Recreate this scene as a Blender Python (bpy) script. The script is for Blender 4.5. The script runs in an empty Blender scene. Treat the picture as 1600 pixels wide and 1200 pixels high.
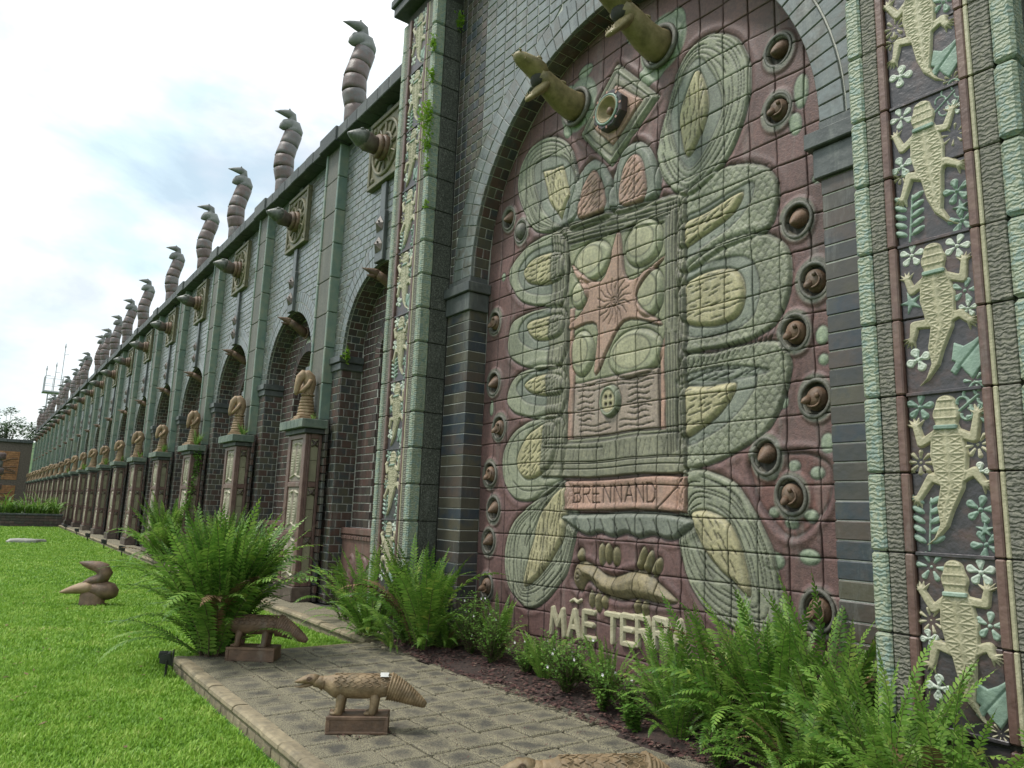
import bpy, math, random
import numpy as np
from mathutils import Vector, Matrix

scene = bpy.context.scene
COL = scene.collection
PI = math.pi

# ------------------------------------------------------------------ camera
def set_camera():
    cd = bpy.data.cameras.new('camera'); co = bpy.data.objects.new('camera', cd); COL.objects.link(co)
    yaw, pitch, roll = map(math.radians, (54.37, 9.88, 1.97))
    F = Vector((-math.sin(yaw)*math.cos(pitch), math.cos(yaw)*math.cos(pitch), math.sin(pitch)))
    Rt = Vector((math.cos(yaw), math.sin(yaw), 0)); U = Rt.cross(F)
    R2 = math.cos(roll)*Rt+math.sin(roll)*U; U2 = -math.sin(roll)*Rt+math.cos(roll)*U
    m = Matrix((R2, U2, -F)).transposed().to_4x4(); m.translation = Vector((0, 0, 1.6))
    co.matrix_world = m
    cd.sensor_width = 36; cd.lens = 1146/1600*36; cd.clip_start = .05; cd.clip_end = 2000
    scene.camera = co
    return F, R2, U2
CF, CR, CU = set_camera()
def proj(p):
    q = Vector(p)-Vector((0, 0, 1.6)); z = q.dot(CF)
    if z < .1: return None
    return (.5+.71625*q.dot(CR)/z, .5-.71625*q.dot(CU)/z*4/3, z)
def seen(p, m=.02):
    r = proj(p)
    return r is not None and -m < r[0] < 1+m and -m < r[1] < 1+m

# ------------------------------------------------------------------ world, sun, exposure
SUN_EL, SUN_AZ = 60, 212           # azimuth of the sun measured from +Y towards +X
w = bpy.data.worlds.new('World'); scene.world = w; w.use_nodes = True
nt = w.node_tree; nt.nodes.clear()
def wn(t, **k):
    n = nt.nodes.new(t)
    for a, b in k.items(): setattr(n, a, b)
    return n
out = wn('ShaderNodeOutputWorld'); bg = wn('ShaderNodeBackground'); sky = wn('ShaderNodeTexSky', sky_type='NISHITA', sun_disc=False)
sky.sun_elevation = math.radians(SUN_EL); sky.sun_rotation = math.radians(SUN_AZ); sky.air_density = 1.2; sky.dust_density = 1.5
tc = wn('ShaderNodeTexCoord'); mp = wn('ShaderNodeMapping'); mp.inputs['Scale'].default_value = (1, 1, 2.4); mp.inputs['Location'].default_value = (.35, .2, .1)
n1 = wn('ShaderNodeTexNoise'); n1.inputs['Scale'].default_value = 2.3; n1.inputs['Detail'].default_value = 7; n1.inputs['Roughness'].default_value = .55; n1.inputs['Distortion'].default_value = .5
cr = wn('ShaderNodeValToRGB'); cr.color_ramp.elements[0].position = .36; cr.color_ramp.elements[1].position = .56
cr.color_ramp.elements[0].color = (.5, .5, .5, 1); cr.color_ramp.elements[1].color = (1, 1, 1, 1)
n2 = wn('ShaderNodeTexNoise'); n2.inputs['Scale'].default_value = 5; n2.inputs['Detail'].default_value = 6
cr2 = wn('ShaderNodeValToRGB'); cr2.color_ramp.elements[0].position = .36; cr2.color_ramp.elements[1].position = .58
cr2.color_ramp.elements[0].color = (9.0, 11.1, 11.9, 1); cr2.color_ramp.elements[1].color = (13.0, 13.4, 13.6, 1)
# near the horizon the cloud cover thins to a pale blue
sx = wn('ShaderNodeSeparateXYZ'); mr = wn('ShaderNodeMapRange'); mr.inputs[1].default_value = .02; mr.inputs[2].default_value = .30; mr.inputs[3].default_value = .6; mr.inputs[4].default_value = 1.0
mul = wn('ShaderNodeMath', operation='MULTIPLY'); mixw = wn('ShaderNodeMix', data_type='RGBA')
nt.links.new(tc.outputs['Generated'], mp.inputs[0]); nt.links.new(mp.outputs[0], n1.inputs[0]); nt.links.new(mp.outputs[0], n2.inputs[0])
nt.links.new(n1.outputs['Fac'], cr.inputs[0]); nt.links.new(n2.outputs['Fac'], cr2.inputs[0])
nt.links.new(tc.outputs['Generated'], sx.inputs[0]); nt.links.new(sx.outputs[2], mr.inputs[0])
nt.links.new(cr.outputs[0], mul.inputs[0]); nt.links.new(mr.outputs[0], mul.inputs[1]); nt.links.new(mul.outputs[0], mixw.inputs[0])
nt.links.new(sky.outputs[0], mixw.inputs[6]); nt.links.new(cr2.outputs[0], mixw.inputs[7]); nt.links.new(mixw.outputs[2], bg.inputs[0])
bg.inputs[1].default_value = .09; nt.links.new(bg.outputs[0], out.inputs[0])
sl = bpy.data.lights.new('sun', 'SUN'); so = bpy.data.objects.new('sun', sl); COL.objects.link(so)
sl.energy = 2.3; sl.angle = math.radians(9); sl.color = (1, .96, .9)
el, az = math.radians(SUN_EL), math.radians(SUN_AZ)
sd = Vector((math.sin(az)*math.cos(el), math.cos(az)*math.cos(el), math.sin(el)))
so.rotation_euler = (-sd).to_track_quat('-Z', 'Y').to_euler()
scene.view_settings.view_transform = 'Standard'; scene.view_settings.look = 'None'
scene.view_settings.exposure = 0.30; scene.view_settings.gamma = 1; scene.view_settings.use_curve_mapping = False
scene.render.engine = 'CYCLES'
scene.render.resolution_x = 1024; scene.render.resolution_y = 768

# ------------------------------------------------------------------ materials
def ramp(nt, stops):
    n = nt.nodes.new('ShaderNodeValToRGB'); e = n.color_ramp.elements
    while len(e) < len(stops): e.new(.5)
    for i, (p, c) in enumerate(stops): e[i].position = p; e[i].color = (*c, 1)
    return n
def material(name, stops, scale=6, rough=.5, bump=.3, bscale=60, spread=.6, weather=0, wcol=(.03, .03, .025), attr=None, spec=.5, coat=0, bdist=.01, ridge=None, detail=5, trans=0, mapscale=(1, 1, 1), pale=0):
    """stops: colour ramp driven by noise plus the random value of the object or island."""
    m = bpy.data.materials.new(name); m.use_nodes = True; nt = m.node_tree; N = nt.nodes; L = nt.links; N.clear()
    o = N.new('ShaderNodeOutputMaterial'); b = N.new('ShaderNodeBsdfPrincipled'); L.new(b.outputs[0], o.inputs[0])
    g = N.new('ShaderNodeNewGeometry'); oi = N.new('ShaderNodeObjectInfo'); mpn = N.new('ShaderNodeMapping'); mpn.inputs['Scale'].default_value = mapscale
    L.new(g.outputs['Position'], mpn.inputs[0]); pos = mpn.outputs[0]
    nz = N.new('ShaderNodeTexNoise'); nz.inputs['Scale'].default_value = scale; nz.inputs['Detail'].default_value = detail; nz.inputs['Roughness'].default_value = .6
    L.new(pos, nz.inputs[0])
    ad = N.new('ShaderNodeMath'); ad.operation = 'ADD'; L.new(oi.outputs['Random'], ad.inputs[0]); L.new(g.outputs['Random Per Island'], ad.inputs[1])
    fr = N.new('ShaderNodeMath'); fr.operation = 'FRACT'; L.new(ad.outputs[0], fr.inputs[0])
    # fac = noise*(1-spread) + random*spread
    mr = N.new('ShaderNodeMapRange'); mr.inputs[1].default_value = .3; mr.inputs[2].default_value = .7; L.new(nz.outputs['Fac'], mr.inputs[0])
    mx = N.new('ShaderNodeMix'); mx.inputs[0].default_value = spread; L.new(mr.outputs[0], mx.inputs[2]); L.new(fr.outputs[0], mx.inputs[3])
    if attr:
        at = N.new('ShaderNodeAttribute'); at.attribute_name = attr
        rp = ramp(nt, [(0, (.62, .62, .63)), (.5, (.98, .98, .97)), (1, (1.32, 1.29, 1.2))]); L.new(mx.outputs[0], rp.inputs[0])
        mm = N.new('ShaderNodeMix'); mm.data_type = 'RGBA'; mm.blend_type = 'MULTIPLY'; mm.inputs[0].default_value = 1
        L.new(at.outputs['Color'], mm.inputs[6]); L.new(rp.outputs[0], mm.inputs[7]); col = mm.outputs[2]
    else:
        rp = ramp(nt, stops); L.new(mx.outputs[0], rp.inputs[0]); col = rp.outputs[0]
    if weather:
        n3 = N.new('ShaderNodeTexNoise'); n3.inputs['Scale'].default_value = 1.7; n3.inputs['Detail'].default_value = 8; n3.inputs['Roughness'].default_value = .7
        m3 = N.new('ShaderNodeMapping'); m3.inputs['Scale'].default_value = (1.6, 1.6, .45); L.new(g.outputs['Position'], m3.inputs[0]); L.new(m3.outputs[0], n3.inputs[0])
        r3 = N.new('ShaderNodeMapRange'); r3.inputs[1].default_value = .48; r3.inputs[2].default_value = .72; r3.inputs[4].default_value = weather; L.new(n3.outputs['Fac'], r3.inputs[0])
        mw = N.new('ShaderNodeMix'); mw.data_type = 'RGBA'; L.new(r3.outputs[0], mw.inputs[0]); L.new(col, mw.inputs[6]); mw.inputs[7].default_value = (*wcol, 1); col = mw.outputs[2]
    if pale:
        n4 = N.new('ShaderNodeTexNoise'); n4.inputs['Scale'].default_value = 2.6; n4.inputs['Detail'].default_value = 9; n4.inputs['Roughness'].default_value = .75
        m4 = N.new('ShaderNodeMapping'); m4.inputs['Scale'].default_value = (2.2, 2.2, .35); m4.inputs['Location'].default_value = (3.3, 1.7, 5); L.new(g.outputs['Position'], m4.inputs[0]); L.new(m4.outputs[0], n4.inputs[0])
        r4 = N.new('ShaderNodeMapRange'); r4.inputs[1].default_value = .54; r4.inputs[2].default_value = .74; r4.inputs[4].default_value = pale; L.new(n4.outputs['Fac'], r4.inputs[0])
        mp4 = N.new('ShaderNodeMix'); mp4.data_type = 'RGBA'; L.new(r4.outputs[0], mp4.inputs[0]); L.new(col, mp4.inputs[6]); mp4.inputs[7].default_value = (.34, .35, .31, 1); col = mp4.outputs[2]
    L.new(col, b.inputs['Base Color'])
    rr = N.new('ShaderNodeMapRange'); rr.inputs[3].default_value = max(.05, rough-.12); rr.inputs[4].default_value = min(1, rough+.12); L.new(nz.outputs['Fac'], rr.inputs[0]); L.new(rr.outputs[0], b.inputs['Roughness'])
    b.inputs['Specular IOR Level'].default_value = spec
    if coat: b.inputs['Coat Weight'].default_value = coat; b.inputs['Coat Roughness'].default_value = .18
    h = None
    if bump:
        nb = N.new('ShaderNodeTexNoise'); nb.inputs['Scale'].default_value = bscale; nb.inputs['Detail'].default_value = 4; L.new(g.outputs['Position'], nb.inputs[0])
        h = nb.outputs['Fac']
        if ridge:
            wv = N.new('ShaderNodeTexWave'); wv.wave_type = 'BANDS'; wv.bands_direction = 'Z'; wv.inputs['Scale'].default_value = ridge; wv.inputs['Distortion'].default_value = 7; wv.inputs['Detail'].default_value = 3; wv.inputs['Detail Scale'].default_value = 2.2
            L.new(g.outputs['Position'], wv.inputs[0]); a2 = N.new('ShaderNodeMath'); a2.operation = 'ADD'; L.new(wv.outputs['Fac'], a2.inputs[0]); L.new(h, a2.inputs[1]); h = a2.outputs[0]
        bp = N.new('ShaderNodeBump'); bp.inputs['Strength'].default_value = bump; bp.inputs['Distance'].default_value = bdist
        L.new(h, bp.inputs['Height']); L.new(bp.outputs[0], b.inputs['Normal'])
    if trans:
        t = N.new('ShaderNodeBsdfTranslucent'); L.new(col, t.inputs[0]); ms = N.new('ShaderNodeMixShader'); ms.inputs[0].default_value = trans
        L.new(b.outputs[0], ms.inputs[1]); L.new(t.outputs[0], ms.inputs[2]); L.new(ms.outputs[0], o.inputs[0])
    return m
M = {}
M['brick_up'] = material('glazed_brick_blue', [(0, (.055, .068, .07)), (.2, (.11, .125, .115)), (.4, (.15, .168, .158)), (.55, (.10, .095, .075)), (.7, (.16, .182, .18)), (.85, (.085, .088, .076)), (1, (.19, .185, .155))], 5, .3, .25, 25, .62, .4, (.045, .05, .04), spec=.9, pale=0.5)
M['brick'] = material('glazed_brick_brown', [(0, (.03, .036, .04)), (.25, (.065, .05, .042)), (.45, (.10, .055, .042)), (.6, (.05, .06, .062)), (.8, (.095, .085, .055)), (1, (.045, .052, .055))], 5, .36, .25, 25, .7, .2, spec=.7, pale=0.4)
M['brick_red'] = material('glazed_brick_maroon', [(0, (.032, .03, .028)), (.3, (.075, .048, .042)), (.6, (.105, .06, .05)), (.8, (.05, .045, .038)), (1, (.10, .08, .055))], 5, .4, .25, 25, .75, .15, spec=.6, pale=0.35)
M['slate_brick'] = material('glazed_brick_slate', [(0, (.035, .043, .05)), (.25, (.07, .062, .05)), (.45, (.095, .085, .058)), (.6, (.04, .052, .065)), (.8, (.09, .066, .052)), (1, (.06, .062, .058))], 4, .4, .35, 18, .75, .2, spec=.6, pale=0.4)
M['mortar'] = material('light_mortar', [(0, (.42, .41, .37)), (1, (.68, .66, .60))], 9, .9, .3, 80, 0, .45, (.12, .115, .10))
M['mortar_dark'] = material('dark_grout', [(0, (.035, .033, .03)), (1, (.07, .065, .055))], 9, .9, .3, 80, 0)
M['granite'] = material('speckled_stoneware', [(0, (.018, .02, .016)), (.45, (.055, .058, .045)), (.75, (.10, .105, .085)), (1, (.21, .21, .18))], 60, .75, .9, 60, .06, .4, (.03, .032, .022), bdist=.008, detail=3, pale=0.3)
M['granite_light'] = material('speckled_pilaster_stone', [(0, (.06, .058, .048)), (.5, (.12, .114, .092)), (1, (.18, .168, .138))], 30, .6, .5, 60, .25, .6, (.045, .06, .05), pale=0.35)
M['ridged'] = material('ridged_stoneware', [(0, (.07, .07, .055)), (.5, (.15, .145, .115)), (1, (.25, .235, .18))], 30, .75, .55, 60, .12, .4, ridge=11, bdist=.015)
M['green_edge'] = material('green_glazed_edge', [(0, (.12, .19, .175)), (.3, (.21, .26, .19)), (.5, (.31, .33, .23)), (.7, (.19, .27, .235)), (1, (.29, .29, .21))], 14, .55, .45, 60, .10, .45, (.07, .085, .065), ridge=11, bdist=.013)
M['green_smooth'] = material('green_glaze', [(0, (.12, .19, .165)), (.5, (.19, .245, .19)), (1, (.28, .285, .205))], 6, .42, .4, 30, .3, .4, (.07, .09, .07), spec=.6)
M['maroon'] = material('maroon_glaze', [(0, (.09, .05, .042)), (.5, (.15, .085, .07)), (1, (.21, .135, .105))], 8, .45, .5, 30, .3, .25, (.05, .05, .04), pale=0.3)
M['slab_dark'] = material('dark_relief_ground', [(0, (.035, .035, .042)), (.5, (.06, .052, .056)), (.8, (.095, .06, .055)), (1, (.11, .085, .07))], 7, .38, .5, 30, .2, 0, spec=.6)
M['mauve_panel'] = material('mauve_panel_glaze', [(0, (.19, .15, .12)), (1, (.34, .28, .215))], 8, .5, .4, 40, .4, .3)
M['cream_dull'] = material('dull_cream_relief', [(0, (.24, .215, .15)), (.6, (.40, .365, .26)), (1, (.54, .50, .38))], 16, .55, .5, 60, .2, .35, (.08, .07, .05))
M['cream'] = material('cream_glaze', [(0, (.27, .25, .16)), (.5, (.41, .375, .245)), (1, (.53, .495, .35))], 12, .5, .5, 60, .45, .25, (.12, .12, .08))
M['bluegreen'] = material('blue_green_glaze', [(0, (.15, .22, .18)), (.5, (.24, .33, .26)), (1, (.36, .44, .36))], 14, .45, .4, 60, .5, .15)
M['white_glaze'] = material('pale_glaze', [(0, (.38, .45, .38)), (1, (.62, .64, .54))], 12, .45, .4, 60, .4)
M['mural'] = material('mural_tile_glaze', [], 34, .55, .7, 75, .12, .45, (.065, .062, .052), attr='Col', bdist=.006, spec=.4, detail=8, pale=0.3)
M['terra'] = material('olive_terracotta', [(0, (.13, .105, .045)), (.5, (.245, .195, .09)), (1, (.36, .28, .15))], 9, .55, .5, 40, .15, .3, (.06, .05, .035))
M['terra_brown'] = material('brown_fired_clay', [(0, (.07, .045, .028)), (.5, (.15, .09, .055)), (1, (.25, .155, .095))], 9, .6, .6, 40, .3, .3, (.04, .04, .03), pale=0.25)
M['snake'] = material('maroon_grey_stoneware', [(0, (.10, .065, .055)), (.45, (.155, .105, .095)), (.7, (.15, .135, .135)), (1, (.20, .165, .15))], 5, .5, .5, 40, .28, .3, (.07, .07, .07), pale=0.25)
M['snake_head'] = material('grey_fired_head', [(0, (.10, .10, .10)), (1, (.24, .24, .22))], 7, .5, .5, 40, .3)
M['garg_head'] = material('grey_green_head', [(0, (.05, .055, .045)), (.5, (.11, .115, .095)), (1, (.22, .225, .19))], 12, .4, .6, 40, .2)
M['dry'] = material('dry_frond', [(0, (.10, .055, .025)), (1, (.24, .15, .07))], 5, .8, 0, 60, .5)
M['garg_dark'] = material('dark_gargoyle_clay', [(0, (.045, .035, .03)), (.5, (.095, .07, .055)), (1, (.16, .13, .10))], 8, .5, .5, 40, .3)
M['statue'] = material('tan_statue_clay', [(0, (.17, .11, .06)), (.5, (.30, .20, .115)), (1, (.40, .29, .17))], 9, .6, .5, 40, .3, .3, (.08, .06, .04))
M['lizard'] = material('orange_brown_clay', [(0, (.10, .07, .032)), (.45, (.20, .135, .07)), (1, (.33, .235, .13))], 12, .6, .6, 60, .1, .35, (.10, .10, .05), pale=0.3)
M['olive_panel'] = material('olive_panel_glaze', [(0, (.19, .175, .11)), (1, (.32, .29, .19))], 6, .5, .4, 40, .5, .3)
M['medal'] = material('olive_medallion_glaze', [(0, (.075, .07, .04)), (.5, (.145, .13, .07)), (1, (.21, .185, .105))], 10, .5, .5, 40, .3, .2)
M['coping'] = material('dark_coping_stone', [(0, (.03, .035, .036)), (1, (.10, .105, .10))], 12, .6, .5, 40, .5, pale=0.35)
M['cap_green'] = material('weathered_green_cap', [(0, (.07, .10, .08)), (.5, (.13, .165, .13)), (1, (.2, .22, .17))], 9, .55, .6, 40, .3, .4, (.05, .06, .04), pale=0.4)
M['impost'] = material('slate_impost', [(0, (.05, .055, .055)), (1, (.12, .13, .125))], 8, .4, .4, 30, .3, pale=0.4)
M['pink'] = material('salmon_glaze', [(0, (.34, .17, .13)), (1, (.48, .27, .21))], 9, .5, .4, 60, .3)
M['paver'] = material('textured_paver', [(0, (.035, .033, .027)), (.4, (.08, .073, .056)), (.7, (.15, .135, .10)), (1, (.25, .22, .155))], 85, .85, 1.0, 110, .3, .55, (.075, .073, .062), bdist=.014, detail=3)
M['kerb'] = material('sandy_kerb_stone', [(0, (.14, .115, .075)), (.6, (.28, .23, .145)), (1, (.40, .33, .21))], 14, .85, .8, 70, .35, .75, (.07, .068, .05), pale=0.2)
M['soil'] = material('dark_mulch_soil', [(0, (.018, .012, .010)), (1, (.06, .035, .028))], 20, .95, 1, 60, 0)
M['chip'] = material('bark_chips', [(0, (.035, .014, .012)), (.6, (.095, .04, .035)), (.9, (.14, .08, .06)), (1, (.26, .22, .17))], 20, .9, .3, 60, .9)
M['turf'] = material('turf_ground', [(0, (.03, .085, .008)), (1, (.06, .17, .015))], 3, .95, 1, 60, 0)
M['grass'] = material('grass_blades', [(0, (.09, .20, .015)), (.3, (.17, .34, .03)), (.65, (.28, .46, .06)), (.88, (.42, .55, .12)), (1, (.52, .48, .22))], 2.2, .5, 0, 60, .5, trans=.3, spec=.3)
M['fern'] = material('fern_leaf', [(0, (.035, .10, .015)), (.45, (.085, .19, .025)), (.8, (.16, .28, .04)), (1, (.30, .34, .06))], 2.5, .45, 0, 60, .65, trans=.3, spec=.35)
M['fern_light'] = material('fern_leaf_light', [(0, (.08, .19, .025)), (.5, (.17, .32, .05)), (.85, (.27, .41, .08)), (1, (.45, .44, .12))], 2.5, .45, 0, 60, .65, trans=.35, spec=.35)
M['leaf'] = material('shrub_leaf', [(0, (.05, .13, .02)), (.6, (.13, .27, .04)), (1, (.25, .40, .09))], 3, .45, 0, 60, .7, trans=.3, spec=.35)
M['moss'] = material('bright_small_leaf', [(0, (.14, .28, .02)), (1, (.32, .48, .06))], 8, .5, 0, 60, .6, trans=.3)
M['stem'] = material('brown_stem', [(0, (.05, .035, .02)), (1, (.12, .09, .05))], 12, .8, 0, 60, .4)
M['petal'] = material('white_petal', [(0, (.75, .74, .72)), (1, (.85, .8, .85))], 5, .5, 0, 60, .3, trans=.2)
M['black'] = material('black_plastic', [(0, (.012, .012, .012)), (1, (.025, .025, .025))], 9, .35, .1, 60, 0)
M['lampglass'] = material('lamp_glass', [(0, (.35, .37, .38)), (1, (.5, .52, .52))], 9, .1, 0, 60, 0)
M['orange_brick'] = material('orange_brick_relief', [(0, (.22, .10, .045)), (.6, (.33, .16, .07)), (1, (.42, .22, .10))], 3, .8, .5, 20, .4, .3)
M['mast'] = material('galvanised_mast', [(0, (.3, .31, .32)), (1, (.42, .43, .44))], 3, .5, 0, 60, 0)
M['tree'] = material('far_tree_leaf', [(0, (.03, .07, .02)), (1, (.10, .17, .06))], .6, .6, 0, 60, .6, trans=.2)
M['hill'] = material('hill_woodland', [(0, (.03, .07, .02)), (.5, (.06, .11, .035)), (1, (.10, .16, .06))], .5, .9, 0, 60, 0, detail=9)
M['stone'] = material('pale_flat_stone', [(0, (.25, .24, .21)), (1, (.42, .4, .36))], 6, .8, .5, 30, .2)
M['cement'] = material('cement_patch', [(0, (.45, .45, .42)), (1, (.6, .6, .57))], 20, .9, .4, 60, 0)

def edge_wear(mat,half,col,amt=.75):
    nt=mat.node_tree; N=nt.nodes; L=nt.links; b=[n for n in N if n.type=='BSDF_PRINCIPLED'][0]; src=b.inputs['Base Color'].links[0].from_socket
    t=N.new('ShaderNodeTexCoord'); sp=N.new('ShaderNodeSeparateXYZ'); L.new(t.outputs['Object'],sp.inputs[0]); ab=[]
    for k in (0,1):
        a=N.new('ShaderNodeMath'); a.operation='ABSOLUTE'; L.new(sp.outputs[k],a.inputs[0]); ab.append(a)
    mx=N.new('ShaderNodeMath'); mx.operation='MAXIMUM'; L.new(ab[0].outputs[0],mx.inputs[0]); L.new(ab[1].outputs[0],mx.inputs[1])
    g=N.new('ShaderNodeNewGeometry'); nz=N.new('ShaderNodeTexNoise'); nz.inputs['Scale'].default_value=9; nz.inputs['Detail'].default_value=6; L.new(g.outputs['Position'],nz.inputs[0])
    m1=N.new('ShaderNodeMath'); m1.operation='MULTIPLY_ADD'; L.new(nz.outputs['Fac'],m1.inputs[0]); m1.inputs[1].default_value=.24; L.new(mx.outputs[0],m1.inputs[2])
    r=N.new('ShaderNodeMapRange'); L.new(m1.outputs[0],r.inputs[0]); r.inputs[1].default_value=half+.08; r.inputs[2].default_value=half+.155; r.inputs[4].default_value=amt
    n2=N.new('ShaderNodeTexNoise'); n2.inputs['Scale'].default_value=120; L.new(g.outputs['Position'],n2.inputs[0]); r2=N.new('ShaderNodeMapRange'); r2.inputs[1].default_value=.42; r2.inputs[2].default_value=.55; L.new(n2.outputs['Fac'],r2.inputs[0])
    mm=N.new('ShaderNodeMath'); mm.operation='MULTIPLY'; L.new(r.outputs[0],mm.inputs[0]); L.new(r2.outputs[0],mm.inputs[1])
    mix=N.new('ShaderNodeMix'); mix.data_type='RGBA'; L.new(mm.outputs[0],mix.inputs[0]); L.new(src,mix.inputs[6]); mix.inputs[7].default_value=(*col,1); L.new(mix.outputs[2],b.inputs['Base Color'])
edge_wear(M['paver'],.07,(.31,.275,.175),.9)

# ------------------------------------------------------------------ mesh helpers
class MB:
    def __init__(s): s.v = []; s.f = []; s.m = []
    def add(s, vs, fs, mi=0):
        o = len(s.v); s.v += [tuple(p) for p in vs]; s.f += [tuple(i+o for i in f) for f in fs]; s.m += [mi]*len(fs)
    def box(s, x0, x1, y0, y1, z0, z1, mi=0):
        s.add([(x0,y0,z0),(x1,y0,z0),(x1,y1,z0),(x0,y1,z0),(x0,y0,z1),(x1,y0,z1),(x1,y1,z1),(x0,y1,z1)],
              [(0,3,2,1),(4,5,6,7),(0,1,5,4),(1,2,6,5),(2,3,7,6),(3,0,4,7)], mi)
    def cbox(s, x0, x1, y0, y1, z0, z1, c=.006, mi=0):
        """box whose edges are all chamfered"""
        X=(x0,x0+c,x1-c,x1); Y=(y0,y0+c,y1-c,y1); Z=(z0,z0+c,z1-c,z1); V={}; vs=[]
        def g(i,j,k):
            if (i,j,k) not in V: V[(i,j,k)]=len(vs); vs.append((X[i],Y[j],Z[k]))
            return V[(i,j,k)]
        fs=[]
        for a in (0,3):
            fs.append([g(a,1,1),g(a,2,1),g(a,2,2),g(a,1,2)]); fs.append([g(1,a,1),g(2,a,1),g(2,a,2),g(1,a,2)]); fs.append([g(1,1,a),g(2,1,a),g(2,2,a),g(1,2,a)])
        for a in (0,3):
            for b in (0,3):
                A=1 if a==0 else 2; B=1 if b==0 else 2
                fs.append([g(a,B,1),g(A,b,1),g(A,b,2),g(a,B,2)]); fs.append([g(a,1,B),g(A,1,b),g(A,2,b),g(a,2,B)]); fs.append([g(1,a,B),g(1,A,b),g(2,A,b),g(2,a,B)])
                for c_ in (0,3):
                    Cc=1 if c_==0 else 2
                    fs.append([g(a,B,Cc),g(A,b,Cc),g(A,B,c_)])
        s.add(vs, fs, mi)
    def tile(s, fr, q, depth=.05, ch=.008, out_=0.0, mi=0):
        """q: four (u,v) corners; fr=(O,U,V,N). front at height out_, sides go down by depth"""
        O,U,V,N=fr; cu=sum(p[0] for p in q)/4; cv=sum(p[1] for p in q)/4
        def P(u,v,n): return O+U*u+V*v+N*n
        a=[P(u,v,out_-depth) for u,v in q]; b=[P(u,v,out_-ch) for u,v in q]; c=[]
        for u,v in q:
            du,dv=cu-u,cv-v
            c.append(P(u+math.copysign(min(ch,abs(du)*.5),du),v+math.copysign(min(ch,abs(dv)*.5),dv),out_))
        fs=[(8,9,10,11)]
        for i in range(4):
            j=(i+1)%4; fs.append((i,j,4+j,4+i)); fs.append((4+i,4+j,8+j,8+i))
        s.add(a+b+c, fs, mi)
    def tube(s, path, rad, seg=10, mi=0, cap=True, flat=1.0, up=Vector((0,0,1))):
        """loft circles of radius rad[i] (or (a,b)) along path"""
        P=[Vector(p) for p in path]; n=len(P); vs=[]; fs=[]; prev=None
        for i in range(n):
            T=(P[min(i+1,n-1)]-P[max(i-1,0)]).normalized()
            if prev is None:
                ref=up if abs(T.dot(up))<.95 else Vector((1,0,0)); A=T.cross(ref).normalized()
            else: A=(prev-T*prev.dot(T)).normalized()
            prev=A; B=T.cross(A); r=rad[i] if hasattr(rad,'__len__') else rad
            ra,rb=(r if hasattr(r,'__len__') else (r,r*flat))
            for k in range(seg):
                t=2*PI*k/seg; vs.append(P[i]+A*(math.cos(t)*ra)+B*(math.sin(t)*rb))
        for i in range(n-1):
            for k in range(seg):
                l=(k+1)%seg; fs.append((i*seg+k,i*seg+l,(i+1)*seg+l,(i+1)*seg+k))
        if cap: fs.append(tuple(range(seg-1,-1,-1))); fs.append(tuple((n-1)*seg+k for k in range(seg)))
        s.add(vs, fs, mi)
    def ball(s, c, r, seg=10, ring=7, mi=0):
        c=Vector(c); r=Vector(r if hasattr(r,'__len__') else (r,r,r)); vs=[]; fs=[]
        for i in range(ring+1):
            a=PI*i/ring
            for k in range(seg):
                t=2*PI*k/seg; vs.append((c.x+r.x*math.sin(a)*math.cos(t),c.y+r.y*math.sin(a)*math.sin(t),c.z+r.z*math.cos(a)))
        for i in range(ring):
            for k in range(seg):
                l=(k+1)%seg; fs.append((i*seg+k,(i+1)*seg+k,(i+1)*seg+l,i*seg+l))
        s.add(vs, fs, mi)
    def mesh(s, name, mats, smooth=False):
        me=bpy.data.meshes.new(name); me.from_pydata(s.v,[],s.f); me.update()
        for m in (mats if isinstance(mats,(list,tuple)) else [mats]): me.materials.append(m)
        if any(s.m): me.polygons.foreach_set('material_index', s.m)
        if smooth: me.polygons.foreach_set('use_smooth',[True]*len(s.f)); 
        if smooth is not False and smooth!=1 and smooth is not True: pass
        return me
    def build(s, name, mats, parent=None, smooth=False, loc=None, **k):
        return obj(name, s.mesh(name,mats,smooth), parent, loc, **k)
def obj(name, me, parent=None, loc=None, rot=None, scale=None, **k):
    o=bpy.data.objects.new(name, me); COL.objects.link(o)
    if parent is not None: o.parent=parent
    if loc is not None: o.location=loc
    if rot is not None: o.rotation_euler=rot
    if scale is not None: o.scale=scale
    for a,b in k.items(): o[a]=b
    return o
def thing(name, label, cat, loc=(0,0,0), rz=0, group=None):
    o=obj(name, None, None, loc, (0,0,rz)); o.empty_display_size=.1; o['label']=label; o['category']=cat
    if group: o['group']=group
    return o
def tag(o, label, cat, group=None):
    o['label']=label; o['category']=cat
    if group: o['group']=group
    return o
KIDS={}
def children(o): return [c for c in ALLCH.get(o.name,[])]
ALLCH={}
def reg(o):
    ALLCH.setdefault(o.parent.name if o.parent else '', []).append(o)
def copy_tree(src, loc, label=None, rz=None, scale=None, kids=None):
    c=src.copy(); COL.objects.link(c); c.location=loc
    if rz is not None: c.rotation_euler=(0,0,rz)
    if scale is not None: c.scale=(scale,)*3
    if label: c['label']=label
    for ch in (kids if kids is not None else list(src.children)):
        d=ch.copy(); COL.objects.link(d); d.parent=c
        for g in ch.children:
            e=g.copy(); COL.objects.link(e); e.parent=d
    return c
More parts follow.
